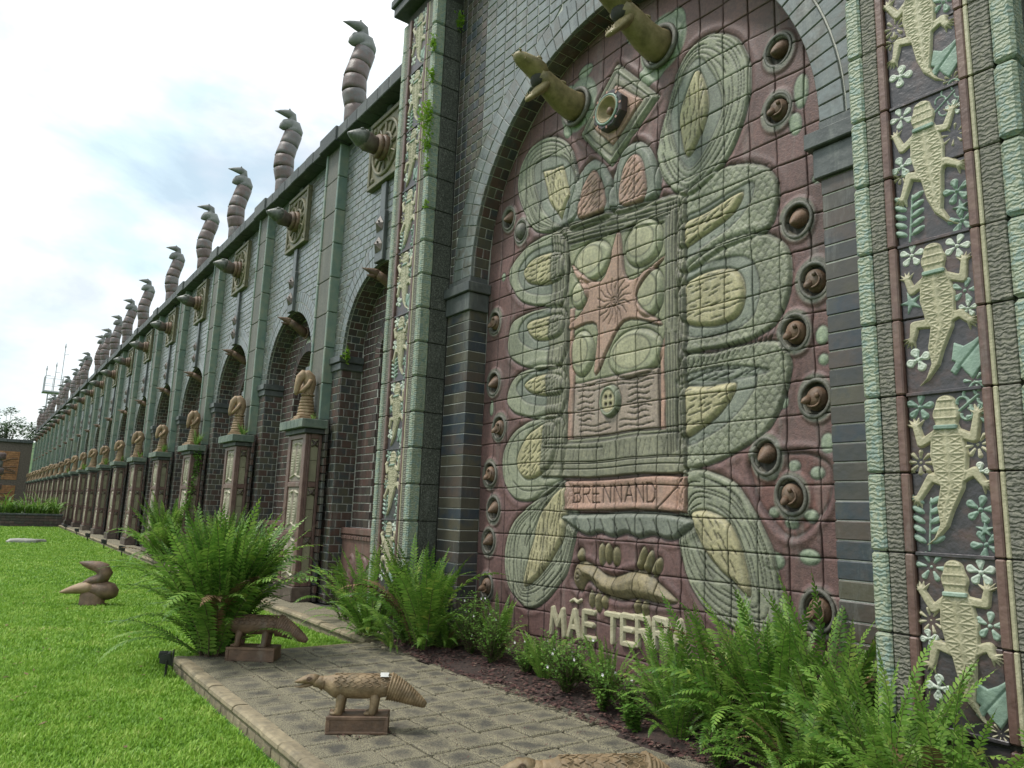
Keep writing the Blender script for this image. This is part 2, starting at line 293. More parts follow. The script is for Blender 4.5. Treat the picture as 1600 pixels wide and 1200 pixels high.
def tori(mb, c, R, r, ax='y', seg=20, sub=8, mi=0, sx=1, sz=1):
    vs=[];fs=[]
    for i in range(seg):
        a=2*PI*i/seg
        for k in range(sub):
            b=2*PI*k/sub; rr=R+r*math.cos(b)
            vs.append((c[0]+rr*math.cos(a)*sx, c[1]+r*math.sin(b), c[2]+rr*math.sin(a)*sz))
    for i in range(seg):
        for k in range(sub):
            j=(i+1)%seg; l=(k+1)%sub; fs.append((i*sub+k,j*sub+k,j*sub+l,i*sub+l))
    mb.add(vs,fs,mi)
WALLFR=lambda y: (Vector((0,y,0)),Vector((1,0,0)),Vector((0,0,1)),Vector((0,-1,0)))
def courses(fr,u0,u1,v0,v1,bw,bh,gap=.014,hole=None,stag=.5,rng=None,jit=0):
    """list of brick quads (uv corners) covering the rectangle except the hole(v)->(a,b)"""
    out=[]; n=max(1,round((v1-v0)/bh)); bh=(v1-v0)/n
    for r in range(n):
        a,b=v0+r*bh+gap/2, v0+(r+1)*bh-gap/2
        off=(r%2)*stag*bw
        segs=[]
        ha=hole(a) if hole else None; hb=hole(b) if hole else None
        if ha is None and hb is None: segs=[(u0,u0,u1,u1)]
        else:
            if ha is None: ha=(sum(hb)/2,)*2
            if hb is None: hb=(sum(ha)/2,)*2
            segs=[(u0,u0,ha[0],hb[0]),(ha[1],hb[1],u1,u1)]
        for la,lb,ra,rb in segs:
            lo=min(la,lb); hi=max(ra,rb)
            k=math.floor((lo-u0+off)/bw)
            x=u0-off+k*bw
            while x<hi:
                xa,xb=x+gap/2,x+bw-gap/2
                q=[(max(xa,la+gap/2),a),(min(xb,ra-gap/2),a),(min(xb,rb-gap/2),b),(max(xa,lb+gap/2),b)]
                if q[1][0]-q[0][0]>.012 or q[2][0]-q[3][0]>.012:
                    q=[q[0],(max(q[1][0],q[0][0]+.001),a),(max(q[2][0],q[3][0]+.001),b),q[3]]
                    if rng and jit: pass
                    out.append(q)
                x+=bw
    return out
def arch_plate(mb,x0,x1,z0,z1,cx,cz,R,y,depth,mi=0,n=64,floor=None):
    """backing plane at y with an arched opening, plus jambs and soffit running back by depth"""
    fz=z0 if floor is None else floor
    pts=[(cx-R*math.cos(PI*i/n), cz+R*math.sin(PI*i/n)) for i in range(n+1)]
    V=[];F=[]
    def quad(a,b,c,d): o=len(V); V.extend([a,b,c,d]); F.append((o,o+1,o+2,o+3))
    quad((x0,y,z0),(cx-R,y,z0),(cx-R,y,z1),(x0,y,z1)); quad((cx+R,y,z0),(x1,y,z0),(x1,y,z1),(cx+R,y,z1))
    for (a,b),(c,d) in zip(pts,pts[1:]):
        quad((a,y,b),(c,y,d),(c,y,z1),(a,y,z1)); quad((a,y,b),(a,y+depth,b),(c,y+depth,d),(c,y,d))
    quad((cx-R,y,fz),(cx-R,y+depth,fz),(cx-R,y+depth,cz),(cx-R,y,cz)); quad((cx+R,y,fz),(cx+R,y,cz),(cx+R,y+depth,cz),(cx+R,y+depth,fz))
    if fz>z0: quad((cx-R,y,z0),(cx+R,y,z0),(cx+R,y,fz),(cx-R,y,fz)); quad((cx-R,y,fz),(cx+R,y,fz),(cx+R,y+depth,fz),(cx-R,y+depth,fz))
    mb.add(V,F,mi)
def wedge_quads(R0,R1,n,cx,cz,gap=.013,a0=0,a1=PI):
    out=[]
    for i in range(n):
        s=a0+(a1-a0)*i/n; e=a0+(a1-a0)*(i+1)/n; g0=gap/2/R0; g1=gap/2/R1
        out.append([(cx+(R0+gap/2)*math.cos(e-g0),cz+(R0+gap/2)*math.sin(e-g0)),(cx+(R1-gap/2)*math.cos(e-g1),cz+(R1-gap/2)*math.sin(e-g1)),
                    (cx+(R1-gap/2)*math.cos(s+g1),cz+(R1-gap/2)*math.sin(s+g1)),(cx+(R0+gap/2)*math.cos(s+g0),cz+(R0+gap/2)*math.sin(s+g0))])
    return out
ORD=['first','second','third','fourth','fifth','sixth','seventh','eighth','ninth','tenth','eleventh','twelfth','thirteenth','fourteenth','fifteenth','sixteenth','seventeenth','eighteenth','nineteenth','twentieth','twenty-first','twenty-second','twenty-third']

# ------------------------------------------------------------------ signed distance helpers (numpy)
def smooth_poly(P,k=6):
    P=np.array(P,float); n=len(P); out=[]
    for i in range(n):
        p0,p1,p2,p3=P[i-1],P[i],P[(i+1)%n],P[(i+2)%n]
        for t in np.arange(k)/k:
            out.append(.5*((2*p1)+(-p0+p2)*t+(2*p0-5*p1+4*p2-p3)*t*t+(-p0+3*p1-3*p2+p3)*t**3))
    return np.array(out)
def sd_poly(P,X,Z):
    d=np.full(X.shape,1e9); s=np.ones(X.shape); n=len(P)
    for i in range(n):
        a=P[i]; b=P[i-1]; e=b-a; wx=X-a[0]; wz=Z-a[1]
        t=np.clip((wx*e[0]+wz*e[1])/max(e@e,1e-12),0,1)
        d=np.minimum(d,(wx-e[0]*t)**2+(wz-e[1]*t)**2)
        c1=Z>=a[1]; c2=Z<b[1]; c3=(e[0]*wz)>(e[1]*wx)
        flip=(c1&c2&c3)|(~c1&~c2&~c3)
        s=np.where(flip,-s,s)
    return s*np.sqrt(d)
def sd_seg(a,b,X,Z,ra=0,rb=None):
    if rb is None: rb=ra
    ex,ez=b[0]-a[0],b[1]-a[1]; L=max(ex*ex+ez*ez,1e-12); wx=X-a[0]; wz=Z-a[1]
    t=np.clip((wx*ex+wz*ez)/L,0,1)
    return np.hypot(wx-ex*t,wz-ez*t)-(ra+(rb-ra)*t)
def sstep(x): x=np.clip(x,0,1); return x*x*(3-2*x)
def vnoise(X,Z,sc,seed):
    r=np.random.default_rng(seed).random((64,64)); x=X*sc+17; z=Z*sc+11
    i=np.floor(x).astype(int); j=np.floor(z).astype(int); fx=sstep(x-i); fz=sstep(z-j)
    g=lambda a,b: r[a%64,b%64]
    return (g(i,j)*(1-fx)+g(i+1,j)*fx)*(1-fz)+(g(i,j+1)*(1-fx)+g(i+1,j+1)*fx)*fz
def grid_mesh(name,X,Y,Z,keep,mat,cols=None,smooth=True):
    """X,Y,Z 2-D arrays of vertex positions, keep: mask of cells"""
    nz,nx=X.shape; idx=-np.ones((nz,nx),int)
    use=np.zeros((nz,nx),bool); use[:-1,:-1]|=keep; use[1:,:-1]|=keep; use[:-1,1:]|=keep; use[1:,1:]|=keep
    idx[use]=np.arange(use.sum()); co=np.stack([X[use],Y[use],Z[use]],1).astype(np.float32)
    jj,ii=np.nonzero(keep); q=np.stack([idx[jj,ii],idx[jj,ii+1],idx[jj+1,ii+1],idx[jj+1,ii]],1).astype(np.int32)
    me=bpy.data.meshes.new(name); me.vertices.add(len(co)); me.vertices.foreach_set('co',co.ravel())
    me.loops.add(q.size); me.loops.foreach_set('vertex_index',q.ravel()); me.polygons.add(len(q))
    me.polygons.foreach_set('loop_start',np.arange(0,q.size,4,dtype=np.int32)); me.polygons.foreach_set('loop_total',np.full(len(q),4,np.int32))
    me.polygons.foreach_set('use_smooth',np.full(len(q),smooth))
    me.update(calc_edges=True)
    if cols is not None:
        ca=me.color_attributes.new('Col','FLOAT_COLOR','POINT'); c=np.concatenate([cols[use],np.ones((len(co),1))],1).astype(np.float32); ca.data.foreach_set('color',c.ravel())
    me.materials.append(mat); return me
def relief_mesh(name,fn,x0,x1,z0,z1,res,mat,top=.02,bevel=.012,pat=None):
    """raised shape on a wall facing -Y: fn(X,Z) is a signed distance; the rim dips behind the ground plane y=0"""
    nx=int((x1-x0)/res)+1; nz=int((z1-z0)/res)+1
    X,Z=np.meshgrid(np.linspace(x0,x1,nx),np.linspace(z0,z1,nz)); d=fn(X,Z)
    h=top*sstep((-d+.001)/bevel)-.004+np.where(d>0,-d*1.2,0)
    if pat is not None: h=h+pat(X,Z,d)*(d<-bevel*.7)
    keep=(np.minimum.reduce([d[:-1,:-1],d[1:,:-1],d[:-1,1:],d[1:,1:]])<res*.3)
    return grid_mesh(name,X,-h,Z,keep,mat)

# ================================================================== SETTING: ground
rng=random.Random(4); nr=np.random.default_rng(4)
mb=MB(); mb.box(-400,200,-300,300,-.6,-.128); mb.build('ground',M['turf'],kind='structure')
# platform of pavers in front of the mural and the narrow path under the arcade
mb=MB(); mb.box(-8.43,6,1.93,5.6,-.3,-.03); mb.box(-100,-8.43,4.12,5.6,-.3,-.03)
terr=mb.build('paved_terrace',M['mortar_dark'],kind='structure')
pm=[]
for v in range(5):
    b=MB(); r_=random.Random(v); b.cbox(-.132,.132,-.132,.132,-.04,0,.010); pm.append(b.mesh('paver',M['paver']))
b=MB(); b.cbox(-.136,.136,-.185,.185,-.04,0,.008); pml=b.mesh('paver',M['paver'])
x=-8.29
while x<-1.2:
    obj('paver',pml,terr,(x+rng.uniform(-.004,.004),2.19,rng.uniform(-.004,.003)),(rng.uniform(-.008,.008),rng.uniform(-.008,.008),rng.uniform(-.012,.012)))
    for r in range(7):
        y=2.52+r*.281
        if y>4.3+.1*math.sin(x*2): continue
        obj('paver',rng.choice(pm),terr,(x+rng.uniform(-.005,.005),y+rng.uniform(-.004,.004),rng.uniform(-.007,.004)),(rng.uniform(-.015,.015),rng.uniform(-.015,.015),rng.uniform(-.015,.015)))
    x+=.281
# pavers of the arcade path
b=MB()
x=-8.6
while x>-46:
    for y in (4.33,4.62):
        o=len(b.v); b.cbox(x-.27,x,y-.14,y+.14,-.04,rng.uniform(-.003,.003),.007)
    x-=.281
b.build('paver',M['paver'],terr,kind='stuff')
# bullnose kerb stones with a brick fascia below
def kerb_mesh(L):
    b=MB(); vs=[];fs=[]; prof=[(-.0,-.055),(-.022,-.05),(-.035,-.025),(-.03,.0),(-.01,.014),(.03,.016),(.09,.010),(.10,-.05)]
    for x in (0,.006,L-.006,L):
        s=1 if 0<x<L else .93
        for (y,z) in prof: vs.append((x,y*s+.003*(s<1),z*s))
    n=len(prof)
    for i in range(3):
        for k in range(n): l=(k+1)%n; fs.append((i*n+k,i*n+l,(i+1)*n+l,(i+1)*n+k))
    fs.append(tuple(range(n))[::-1]); fs.append(tuple(3*n+k for k in range(n))); b.add(vs,fs); return b.mesh('kerb_stone',M['kerb'])
kerb=obj('kerb',None,None); kerb['kind']='structure'
mb=MB(); mb.box(-8.44,6,1.92,1.97,-.3,-.05); mb.box(-100,-8.44,4.10,4.16,-.3,-.05); kb=mb.build('kerb_bed',M['mortar'],kerb)
K=kerb_mesh(.36); bf=MB(); bf.cbox(0,.36,0,.05,-.2,-.06,.008); KF=bf.mesh('fascia_brick',M['kerb'])
x=-8.44
while x<-1.5:
    obj('kerb_stone',K,kerb,(x,1.90+rng.uniform(-.004,.004),rng.uniform(-.003,.003)),(0,rng.uniform(-.006,.006),0))
    for h in (0,.1825): 
        o=obj('fascia_brick',KF,kerb,(x+h,1.885+rng.uniform(-.003,.003),0)); o.scale=(.485,1,1)
    x+=.365
x=-8.9
while x>-49:
    obj('kerb_stone',K,kerb,(x,4.08+rng.uniform(-.004,.004),rng.uniform(-.003,.003)))
    o=obj('fascia_brick',KF,kerb,(x,4.075,0))
    x-=.365
# side of the platform facing the lawn wedge
K2=MB(); K2.cbox(-8.47,-8.435,1.95,4.06,-.2,.0,.008); K2.build('end_stone',M['kerb'],kerb)
# planting bed with bark mulch
mb=MB(); NX=70;NY=10; vs=[];fs=[]
for i in range(NX+1):
    x=-8.35+7.4*i/NX
    for j in range(NY+1):
        e=4.14+.07*math.sin(x*2.1)+.04*math.sin(x*5.3+1)
        y=e+(5.3-e)*j/NY; t=min(1,j/3)
        vs.append((x,y,.002+.055*t+rng.uniform(-.012,.012)*t-(.02 if j==0 else 0)))
for i in range(NX):
    for j in range(NY): a=i*(NY+1)+j; fs.append((a,a+NY+1,a+NY+2,a+1))
mb.add(vs,fs); mb.build('planting_bed',M['soil'],smooth=True,kind='structure')
def chips(n,fx,fy,zf,s0,s1,name,mat):
    b=MB()
    for _ in range(n):
        x,y=fx(),fy(); z=zf(x,y); s=rng.uniform(s0,s1); a=rng.uniform(0,6.28); w_=s*rng.uniform(.3,.7); t=rng.uniform(-.5,.5)
        c,d=math.cos(a),math.sin(a)
        b.add([(x-c*s,y-d*s,z+t*s*.5),(x-d*w_,y+c*w_,z+.006),(x+c*s,y+d*s,z-t*s*.5+.006),(x+d*w_,y-c*w_,z+.002)],[(0,1,2,3)])
    return b.build(name,mat,kind='stuff')
ch=chips(5200,lambda:rng.uniform(-8.3,-1.2),lambda:4.08+abs(rng.gauss(0,.45)),lambda x,y:.015+min(.05,max(0,(y-4.2)*.2)),.008,.03,'bark_mulch',M['chip'])
tag(ch,'dark reddish bark mulch strewn over the bed below the mural','mulch')
ch=chips(900,lambda:rng.uniform(-8.3,-1.2),lambda:rng.uniform(2.1,4.3),lambda x,y:.008,.004,.013,'leaf_litter',M['chip'])
tag(ch,'small dry leaf bits scattered across the stone pavers','litter')

# ================================================================== SETTING: lawn grass
def grass(n,fx0,fx1,fy0,fy1,L0,L1,W,seed,skip=None):
    r=np.random.default_rng(seed); x=r.uniform(fx0,fx1,n); y=r.uniform(fy0,fy1,n)
    if skip is not None: k=~skip(x,y); x=x[k]; y=y[k]; n=len(x)
    dens=vnoise(x,y,2.2,seed)*.6+vnoise(x,y,9,seed+1)*.4
    a=r.uniform(0,2*PI,n); L=r.uniform(L0,L1,n)*(.7+.6*dens); lean=r.uniform(.25,1.0,n); wd=W*r.uniform(.6,1.2,n)
    dx,dy=np.cos(a),np.sin(a); px,py=-dy,dx; z0=np.full(n,-.13)
    hx=L*np.sin(lean)*.45; hz=L*np.cos(lean)*.62; tx=L*np.sin(lean); tz=L*np.cos(lean)*.85
    V=np.empty((n,5,3),np.float32)
    for i,(s,h,z) in enumerate(((-.35,0,0),(.35,0,0),(.5,hx,hz),(-.5,hx,hz),(0,tx,tz))):
        V[:,i,0]=x+px*wd*s+dx*h; V[:,i,1]=y+py*wd*s+dy*h; V[:,i,2]=z0+z
    me=bpy.data.meshes.new('grass'); me.vertices.add(n*5); me.vertices.foreach_set('co',V.ravel())
    b=np.arange(n,dtype=np.int32)*5; F=np.stack([b,b+1,b+2,b+3,b+3,b+2,b+4],1)
    me.loops.add(n*7); me.loops.foreach_set('vertex_index',F.ravel()); me.polygons.add(2*n)
    ls=np.stack([np.arange(n)*7,np.arange(n)*7+4],1).astype(np.int32).ravel(); lt=np.tile([4,3],n).astype(np.int32)
    me.polygons.foreach_set('loop_start',ls); me.polygons.foreach_set('loop_total',lt); me.update(calc_edges=True); me.materials.append(M['grass']); return me
def fallen(n,x0,x1,y0,y1,s0,s1): return chips(n,lambda:rng.uniform(x0,x1),lambda:rng.uniform(y0,min(y1,1.8)),lambda x,y:-.085,s0,s1,'fallen_leaves',M['dry'])
tag(fallen(130,-16,-4.5,-.6,1.8,.012,.035),'few dry brown leaf scraps lying on the near lawn','litter')
notlawn=lambda x,y:((x>-8.46)&(y>1.84))|(y>4.04)
gparts=[(120000,-9.5,-4.2,-.8,2.2,.035,.075,.009),(60000,-9.5,-8.3,1.8,4.05,.05,.10,.011),(110000,-17,-9.4,-1.0,4.05,.035,.075,.012),(80000,-32,-16.8,-2.5,4.05,.04,.07,.020),(45000,-50,-31.8,-6,4.05,.05,.09,.04)]
me_all=[]
gr=None
for i,(n,a,b_,c,d,l0,l1,wd) in enumerate(gparts):
    if i==1: n=22000
    o=obj('grass' ,grass(n,a,b_,c,d,l0,l1,wd,10+i,notlawn),gr)
    if i==0: gr=o; tag(o,'bright green mown lawn spreading left of the paved terrace','grass'); 
    o['kind']='stuff'

# ================================================================== THE MURAL
SH={
'L1':[(-7.13,5.38),(-7.28,5.87),(-7.04,6.20),(-6.62,6.20),(-6.27,5.93),(-6.09,5.51),(-6.00,5.09),(-6.24,4.89),(-6.85,5.02)],
'L1t':[(-6.76,5.78),(-6.38,5.72),(-6.22,5.28),(-6.36,5.01),(-6.64,5.37)],
'L1b':[(-6.92,5.89),(-6.57,5.91),(-6.26,5.70),(-6.11,5.25),(-6.30,4.93),(-6.74,5.29)],
'L2':[(-6.31,4.81),(-6.91,4.91),(-7.33,4.75),(-7.40,4.51),(-7.14,4.20),(-6.68,4.04),(-6.28,4.01)],
'L2t':[(-6.34,4.60),(-6.84,4.69),(-7.09,4.56),(-6.92,4.37),(-6.33,4.29)],
'L2b':[(-6.30,4.67),(-6.87,4.78),(-7.20,4.59),(-7.00,4.29),(-6.28,4.17)],
'L3':[(-6.30,3.94),(-7.17,3.99),(-7.39,3.75),(-7.33,3.49),(-6.90,3.29),(-6.28,3.26)],
'L3t':[(-6.32,3.85),(-6.86,3.90),(-6.99,3.80),(-6.79,3.62),(-6.31,3.60)],
'L3b':[(-6.30,3.92),(-6.90,3.97),(-7.16,3.79),(-6.94,3.55),(-6.28,3.48)],
'L4':[(-6.30,3.22),(-7.09,3.28),(-7.35,3.07),(-7.31,2.84),(-6.87,2.69),(-6.28,2.69)],
'L4t':[(-6.32,3.13),(-6.83,3.18),(-7.04,3.09),(-6.78,2.95),(-6.31,2.92)],
'L4b':[(-6.30,3.19),(-6.92,3.23),(-7.17,3.08),(-6.88,2.86),(-6.29,2.83)],
'L5':[(-6.28,2.66),(-7.05,2.61),(-7.37,2.36),(-7.37,1.98),(-7.05,1.73),(-6.59,1.77),(-6.26,1.98)],
'L5t':[(-6.39,2.60),(-6.84,2.51),(-7.07,2.24),(-7.02,2.04),(-6.81,1.97),(-6.40,2.16)],
'L6':[(-6.21,1.96),(-6.82,1.68),(-7.18,1.45),(-7.29,1.07),(-7.17,0.73),(-6.82,0.54),(-6.52,0.64),(-6.18,0.94),(-6.04,1.29),(-5.98,1.62)],
'L6t':[(-6.21,1.89),(-6.58,1.61),(-6.74,1.25),(-6.88,0.85),(-6.82,0.78),(-6.55,0.95),(-6.25,1.27),(-6.14,1.62)],
'R0':[(-4.86,5.26),(-4.71,5.77),(-4.50,6.14),(-4.19,6.24),(-3.89,6.04),(-3.73,5.66),(-3.76,5.29),(-3.90,5.01),(-4.12,4.78),(-4.43,4.66),(-4.71,4.86)],
'R0t':[(-4.33,5.92),(-4.21,5.60),(-4.25,5.35),(-4.47,5.08),(-4.57,5.49),(-4.48,5.73)],
'R0b':[(-4.30,6.02),(-4.05,5.53),(-4.13,5.23),(-4.46,4.96),(-4.67,5.50),(-4.56,5.84)],
'R1':[(-4.54,4.60),(-4.12,4.81),(-3.70,4.72),(-3.48,4.48),(-3.49,4.19),(-3.62,4.03),(-4.06,4.01),(-4.55,3.92)],
'R1t':[(-4.54,4.37),(-4.20,4.43),(-3.83,4.50),(-3.90,4.33),(-4.21,4.21),(-4.54,4.14)],
'R1b':[(-4.54,4.40),(-4.20,4.48),(-3.72,4.54),(-3.82,4.27),(-4.19,4.12),(-4.54,4.03)],
'R2':[(-4.55,3.82),(-4.13,4.06),(-3.66,4.04),(-3.41,3.84),(-3.38,3.54),(-3.52,3.24),(-3.81,3.12),(-4.22,3.12),(-4.55,3.17)],
'R2t':[(-4.55,3.75),(-4.21,3.84),(-3.93,3.79),(-3.82,3.59),(-3.89,3.37),(-4.15,3.32),(-4.55,3.45)],
'R2b':[(-4.55,3.82),(-4.17,3.92),(-3.81,3.87),(-3.67,3.61),(-3.77,3.32),(-4.11,3.23),(-4.55,3.35)],
'R3':[(-4.55,3.04),(-4.15,3.08),(-3.75,3.10),(-3.50,3.05),(-3.41,2.85),(-3.48,2.59),(-3.64,2.34),(-3.96,2.17),(-4.31,2.07),(-4.56,2.11)],
'R3t':[(-4.55,2.76),(-4.23,2.77),(-3.94,2.76),(-4.15,2.49),(-4.56,2.32)],
'R3b':[(-4.55,2.80),(-4.09,2.81),(-3.73,2.78),(-4.03,2.43),(-4.56,2.26)],
'R3c':[(-4.55,2.89),(-4.22,2.94),(-3.88,2.91),(-3.60,2.82),(-3.95,2.80),(-4.55,2.81)],
'R4':[(-4.53,2.03),(-4.07,1.96),(-3.80,1.72),(-3.61,1.37),(-3.54,1.03),(-3.56,0.75),(-3.93,0.70),(-4.32,0.85),(-4.57,1.21),(-4.61,1.65)],
'R4t':[(-4.44,1.65),(-4.24,1.68),(-4.01,1.56),(-3.88,1.30),(-3.83,1.00),(-3.99,1.08),(-4.25,1.28),(-4.39,1.49)],
'P1':[(-6.02,4.90),(-5.99,5.24),(-5.81,5.43),(-5.67,5.24),(-5.61,4.88)],
'P1b':[(-6.22,4.85),(-6.11,5.40),(-5.83,5.59),(-5.55,5.27),(-5.47,4.80)],
'P2':[(-5.36,4.86),(-5.34,5.23),(-5.16,5.37),(-5.02,5.19),(-5.00,4.82)],
'P2b':[(-5.51,4.82),(-5.44,5.36),(-5.16,5.52),(-4.91,5.29),(-4.84,4.80)],
'D':[(-5.45,6.56),(-4.83,5.89),(-5.52,5.36),(-6.06,5.97)],
'Dm':[(-5.45,6.44),(-4.94,5.91),(-5.50,5.47),(-5.94,5.96)],
'Di':[(-5.44,6.30),(-5.04,5.93),(-5.48,5.60),(-5.80,5.95)],
'F':[(-6.50,4.93),(-4.46,4.74),(-4.50,1.99),(-6.60,1.99)],
'Fi':[(-6.22,4.66),(-4.74,4.54),(-4.76,2.39),(-6.20,2.38)],
'Fp':[(-6.11,3.02),(-4.84,3.04),(-4.85,2.42),(-6.10,2.41)],
'ST':[(-5.41,4.60),(-5.27,4.02),(-4.76,4.15),(-5.14,3.81),(-4.80,3.46),(-5.33,3.58),(-5.76,3.07),(-5.74,3.62),(-6.21,3.65),(-5.90,3.95),(-6.20,4.42),(-5.68,4.10)],
'TX':[(-6.18,1.955),(-4.49,1.975),(-4.50,1.65),(-6.17,1.64)],
'TL':[(-6.10,1.60),(-4.53,1.62),(-4.59,1.43),(-4.75,1.39),(-4.92,1.42),(-5.1,1.38),(-5.27,1.42),(-5.44,1.38),(-5.62,1.42),(-5.8,1.38),(-6.03,1.45)],
'eye':[(-3.80,2.10),(-3.41,2.14),(-3.14,2.06),(-3.10,1.87),(-3.19,1.68),(-3.44,1.49),(-3.66,1.67),(-3.79,1.88)],
}
C_MAR=(.15,.086,.08); C_GRN=(.26,.27,.195); C_TAN=(.40,.36,.215); C_BLU=(.205,.22,.18); C_PNK=(.40,.25,.195); C_FRM=(.215,.21,.15); C_GRY=(.24,.245,.20); C_BEI=(.31,.245,.20); C_PGR=(.26,.265,.17)
BOSS=[(-7.45,5.38,0),(-7.17,5.12,2),(-7.69,4.02,1),(-7.66,3.21,0),(-7.50,2.63,1),(-7.66,2.06,1),(-7.56,1.63,0),(-7.64,1.24,0),(-7.65,0.70,1),(-3.43,5.66,0),(-3.45,5.11,1),(-3.30,4.05,0),(-3.17,3.50,1),(-3.36,3.11,1),(-3.20,2.55,1),(-3.66,2.12,0),(-3.44,1.80,1),(-3.24,0.95,1)]
class Field:
    def __init__(s,x0,x1,z0,z1,nx,nz):
        s.x=np.linspace(x0,x1,nx); s.z=np.linspace(z0,z1,nz); s.X,s.Z=np.meshgrid(s.x,s.z)
        s.H=(vnoise(s.X,s.Z,2,1)-.5)*.02; s.C=np.empty(s.X.shape+(3,)); s.C[:]=C_MAR
        s.C*=(.85+.3*vnoise(s.X,s.Z,3,2))[...,None]
        s.bx=(x0,x1,z0,z1)
    def win(s,P,m):
        P=np.asarray(P); i0,i1=np.searchsorted(s.x,[P[:,0].min()-m,P[:,0].max()+m]); j0,j1=np.searchsorted(s.z,[P[:,1].min()-m,P[:,1].max()+m])
        return (slice(j0,j1),slice(i0,i1)) if i1-i0>1 and j1-j0>1 else None
    def shape(s,P,col,up=.03,soft=.05,groove=.014,lip=0,smooth=True,inner=None,gw=.011):
        if smooth: P=smooth_poly(P)
        P=np.asarray(P,float); w_=s.win(P,.14)
        if w_ is None: return
        X,Z=s.X[w_],s.Z[w_]; d=sd_poly(P,X,Z)+(vnoise(X,Z,7,9)-.5)*.012
        m=sstep(.5-d/.008)[...,None]; s.C[w_]=s.C[w_]*(1-m)+np.array(col)*m*(.9+.2*vnoise(X,Z,6,5))[...,None]
        s.H[w_]+=up*sstep(-d/soft)
        if lip: s.H[w_]+=lip*np.exp(-((d-.055)/.03)**2)
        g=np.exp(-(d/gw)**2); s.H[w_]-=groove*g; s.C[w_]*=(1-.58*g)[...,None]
        return w_,d
    def stroke(s,a,b,wd=.0078,dep=.014,col=None,dark=.78):
        w_=s.win([a,b],.03)
        if w_ is None: return
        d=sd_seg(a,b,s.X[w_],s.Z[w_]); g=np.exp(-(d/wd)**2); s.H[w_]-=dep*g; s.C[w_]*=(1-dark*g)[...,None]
    def poly(s,pts,**k):
        for a,b in zip(pts,pts[1:]): s.stroke(a,b,**k)
def inside(P,x,z):
    c=False; n=len(P)
    for i in range(n):
        x1,z1=P[i]; x2,z2=P[i-1]
        if (z1>z)!=(z2>z) and x<(x2-x1)*(z-z1)/(z2-z1)+x1: c=not c
    return c
def hatch(f,P,ang,sx,sz,ln,seed,shrink=.9,wd=.0065,dep=.011):
    r=random.Random(seed); xs=[p[0] for p in P]; zs=[p[1] for p in P]; cx=sum(xs)/len(xs); cz=sum(zs)/len(zs)
    Q=[(cx+(x-cx)*shrink,cz+(z-cz)*shrink) for x,z in P]; z=min(zs); row=0
    while z<max(zs):
        x=min(xs)+(row%2)*sx/2
        while x<max(xs):
            px,pz=x+r.uniform(-.25,.25)*sx,z+r.uniform(-.25,.25)*sz
            if inside(Q,px,pz):
                a=ang+r.uniform(-.2,.2); l=ln*r.uniform(.6,1.2)/2; c,d=math.cos(a)*l,math.sin(a)*l
                k=r.uniform(-.15,.15)*l
                f.poly([(px-c,pz-d),(px-k*d*4,pz+k*c*4),(px+c,pz+d)],wd=wd,dep=dep)
            x+=sx
        z+=sz; row+=1
def contours(f,Pout,Pin,n,seed,wd=.0065):
    """long hand-cut lines following a leaf from its rim to its heart"""
    r=random.Random(seed); A=smooth_poly(Pout,8); B=smooth_poly(Pin,8); na=len(A)
    # match by angle about the inner centroid
    c=B.mean(0)
    def ray(P,t):
        best=None
        for i in range(len(P)):
            a=P[i]-c; b=P[i-1]-c; dx,dz=math.cos(t),math.sin(t); den=dx*(b[1]-a[1])-dz*(b[0]-a[0])
            if abs(den)<1e-9: continue
            u=(a[0]*(b[1]-a[1])-a[1]*(b[0]-a[0]))/den; v=(a[0]*dz-a[1]*dx)/den
            if u>0 and 0<=v<=1 and (best is None or u>best): best=u
        return best or .1
    T=[2*PI*i/90 for i in range(90)]; ra=[ray(A,t) for t in T]; rb=[ray(B,t) for t in T]
    for k in range(1,n+1):
        t0=r.randrange(90); j=0
        while j<88:
            L=r.randint(14,40); ph=r.uniform(-.25,.25); pts=[]
            for q in range(min(L,88-j)):
                i=(t0+j+q)%90; u=min(.93,max(.07,(k+ph+.3*math.sin(q*.13+k))/(n+1))); rr=ra[i]*(1-u)+rb[i]*u
                pts.append((c[0]+math.cos(T[i])*rr,c[1]+math.sin(T[i])*rr))
            if len(pts)>2: f.poly(pts,wd=wd,dep=.009,dark=.62)
            j+=L+r.randint(1,4)
FONT={'B':[[(0,0),(0,1),(.5,1),(.62,.85),(.55,.6),(0,.52)],[(.5,.52),(.68,.3),(.58,.05),(0,0)]],'R':[[(0,0),(0,1),(.5,.98),(.62,.78),(.5,.55),(0,.5)],[(.25,.5),(.65,0)]],
'E':[[(.6,0),(0,0),(0,1),(.6,1)],[(0,.52),(.5,.52)]],'N':[[(0,0),(0,1),(.6,0),(.6,1)]],'A':[[(0,0),(.33,1),(.66,0)],[(.12,.36),(.54,.36)]],'D':[[(0,0),(0,1),(.4,.98),(.65,.7),(.62,.25),(.4,.02),(0,0)]],
'M':[[(0,0),(.1,1),(.42,.35),(.74,1),(.84,0)]],'T':[[(0,1),(.7,1)],[(.35,1),(.35,0)]]}
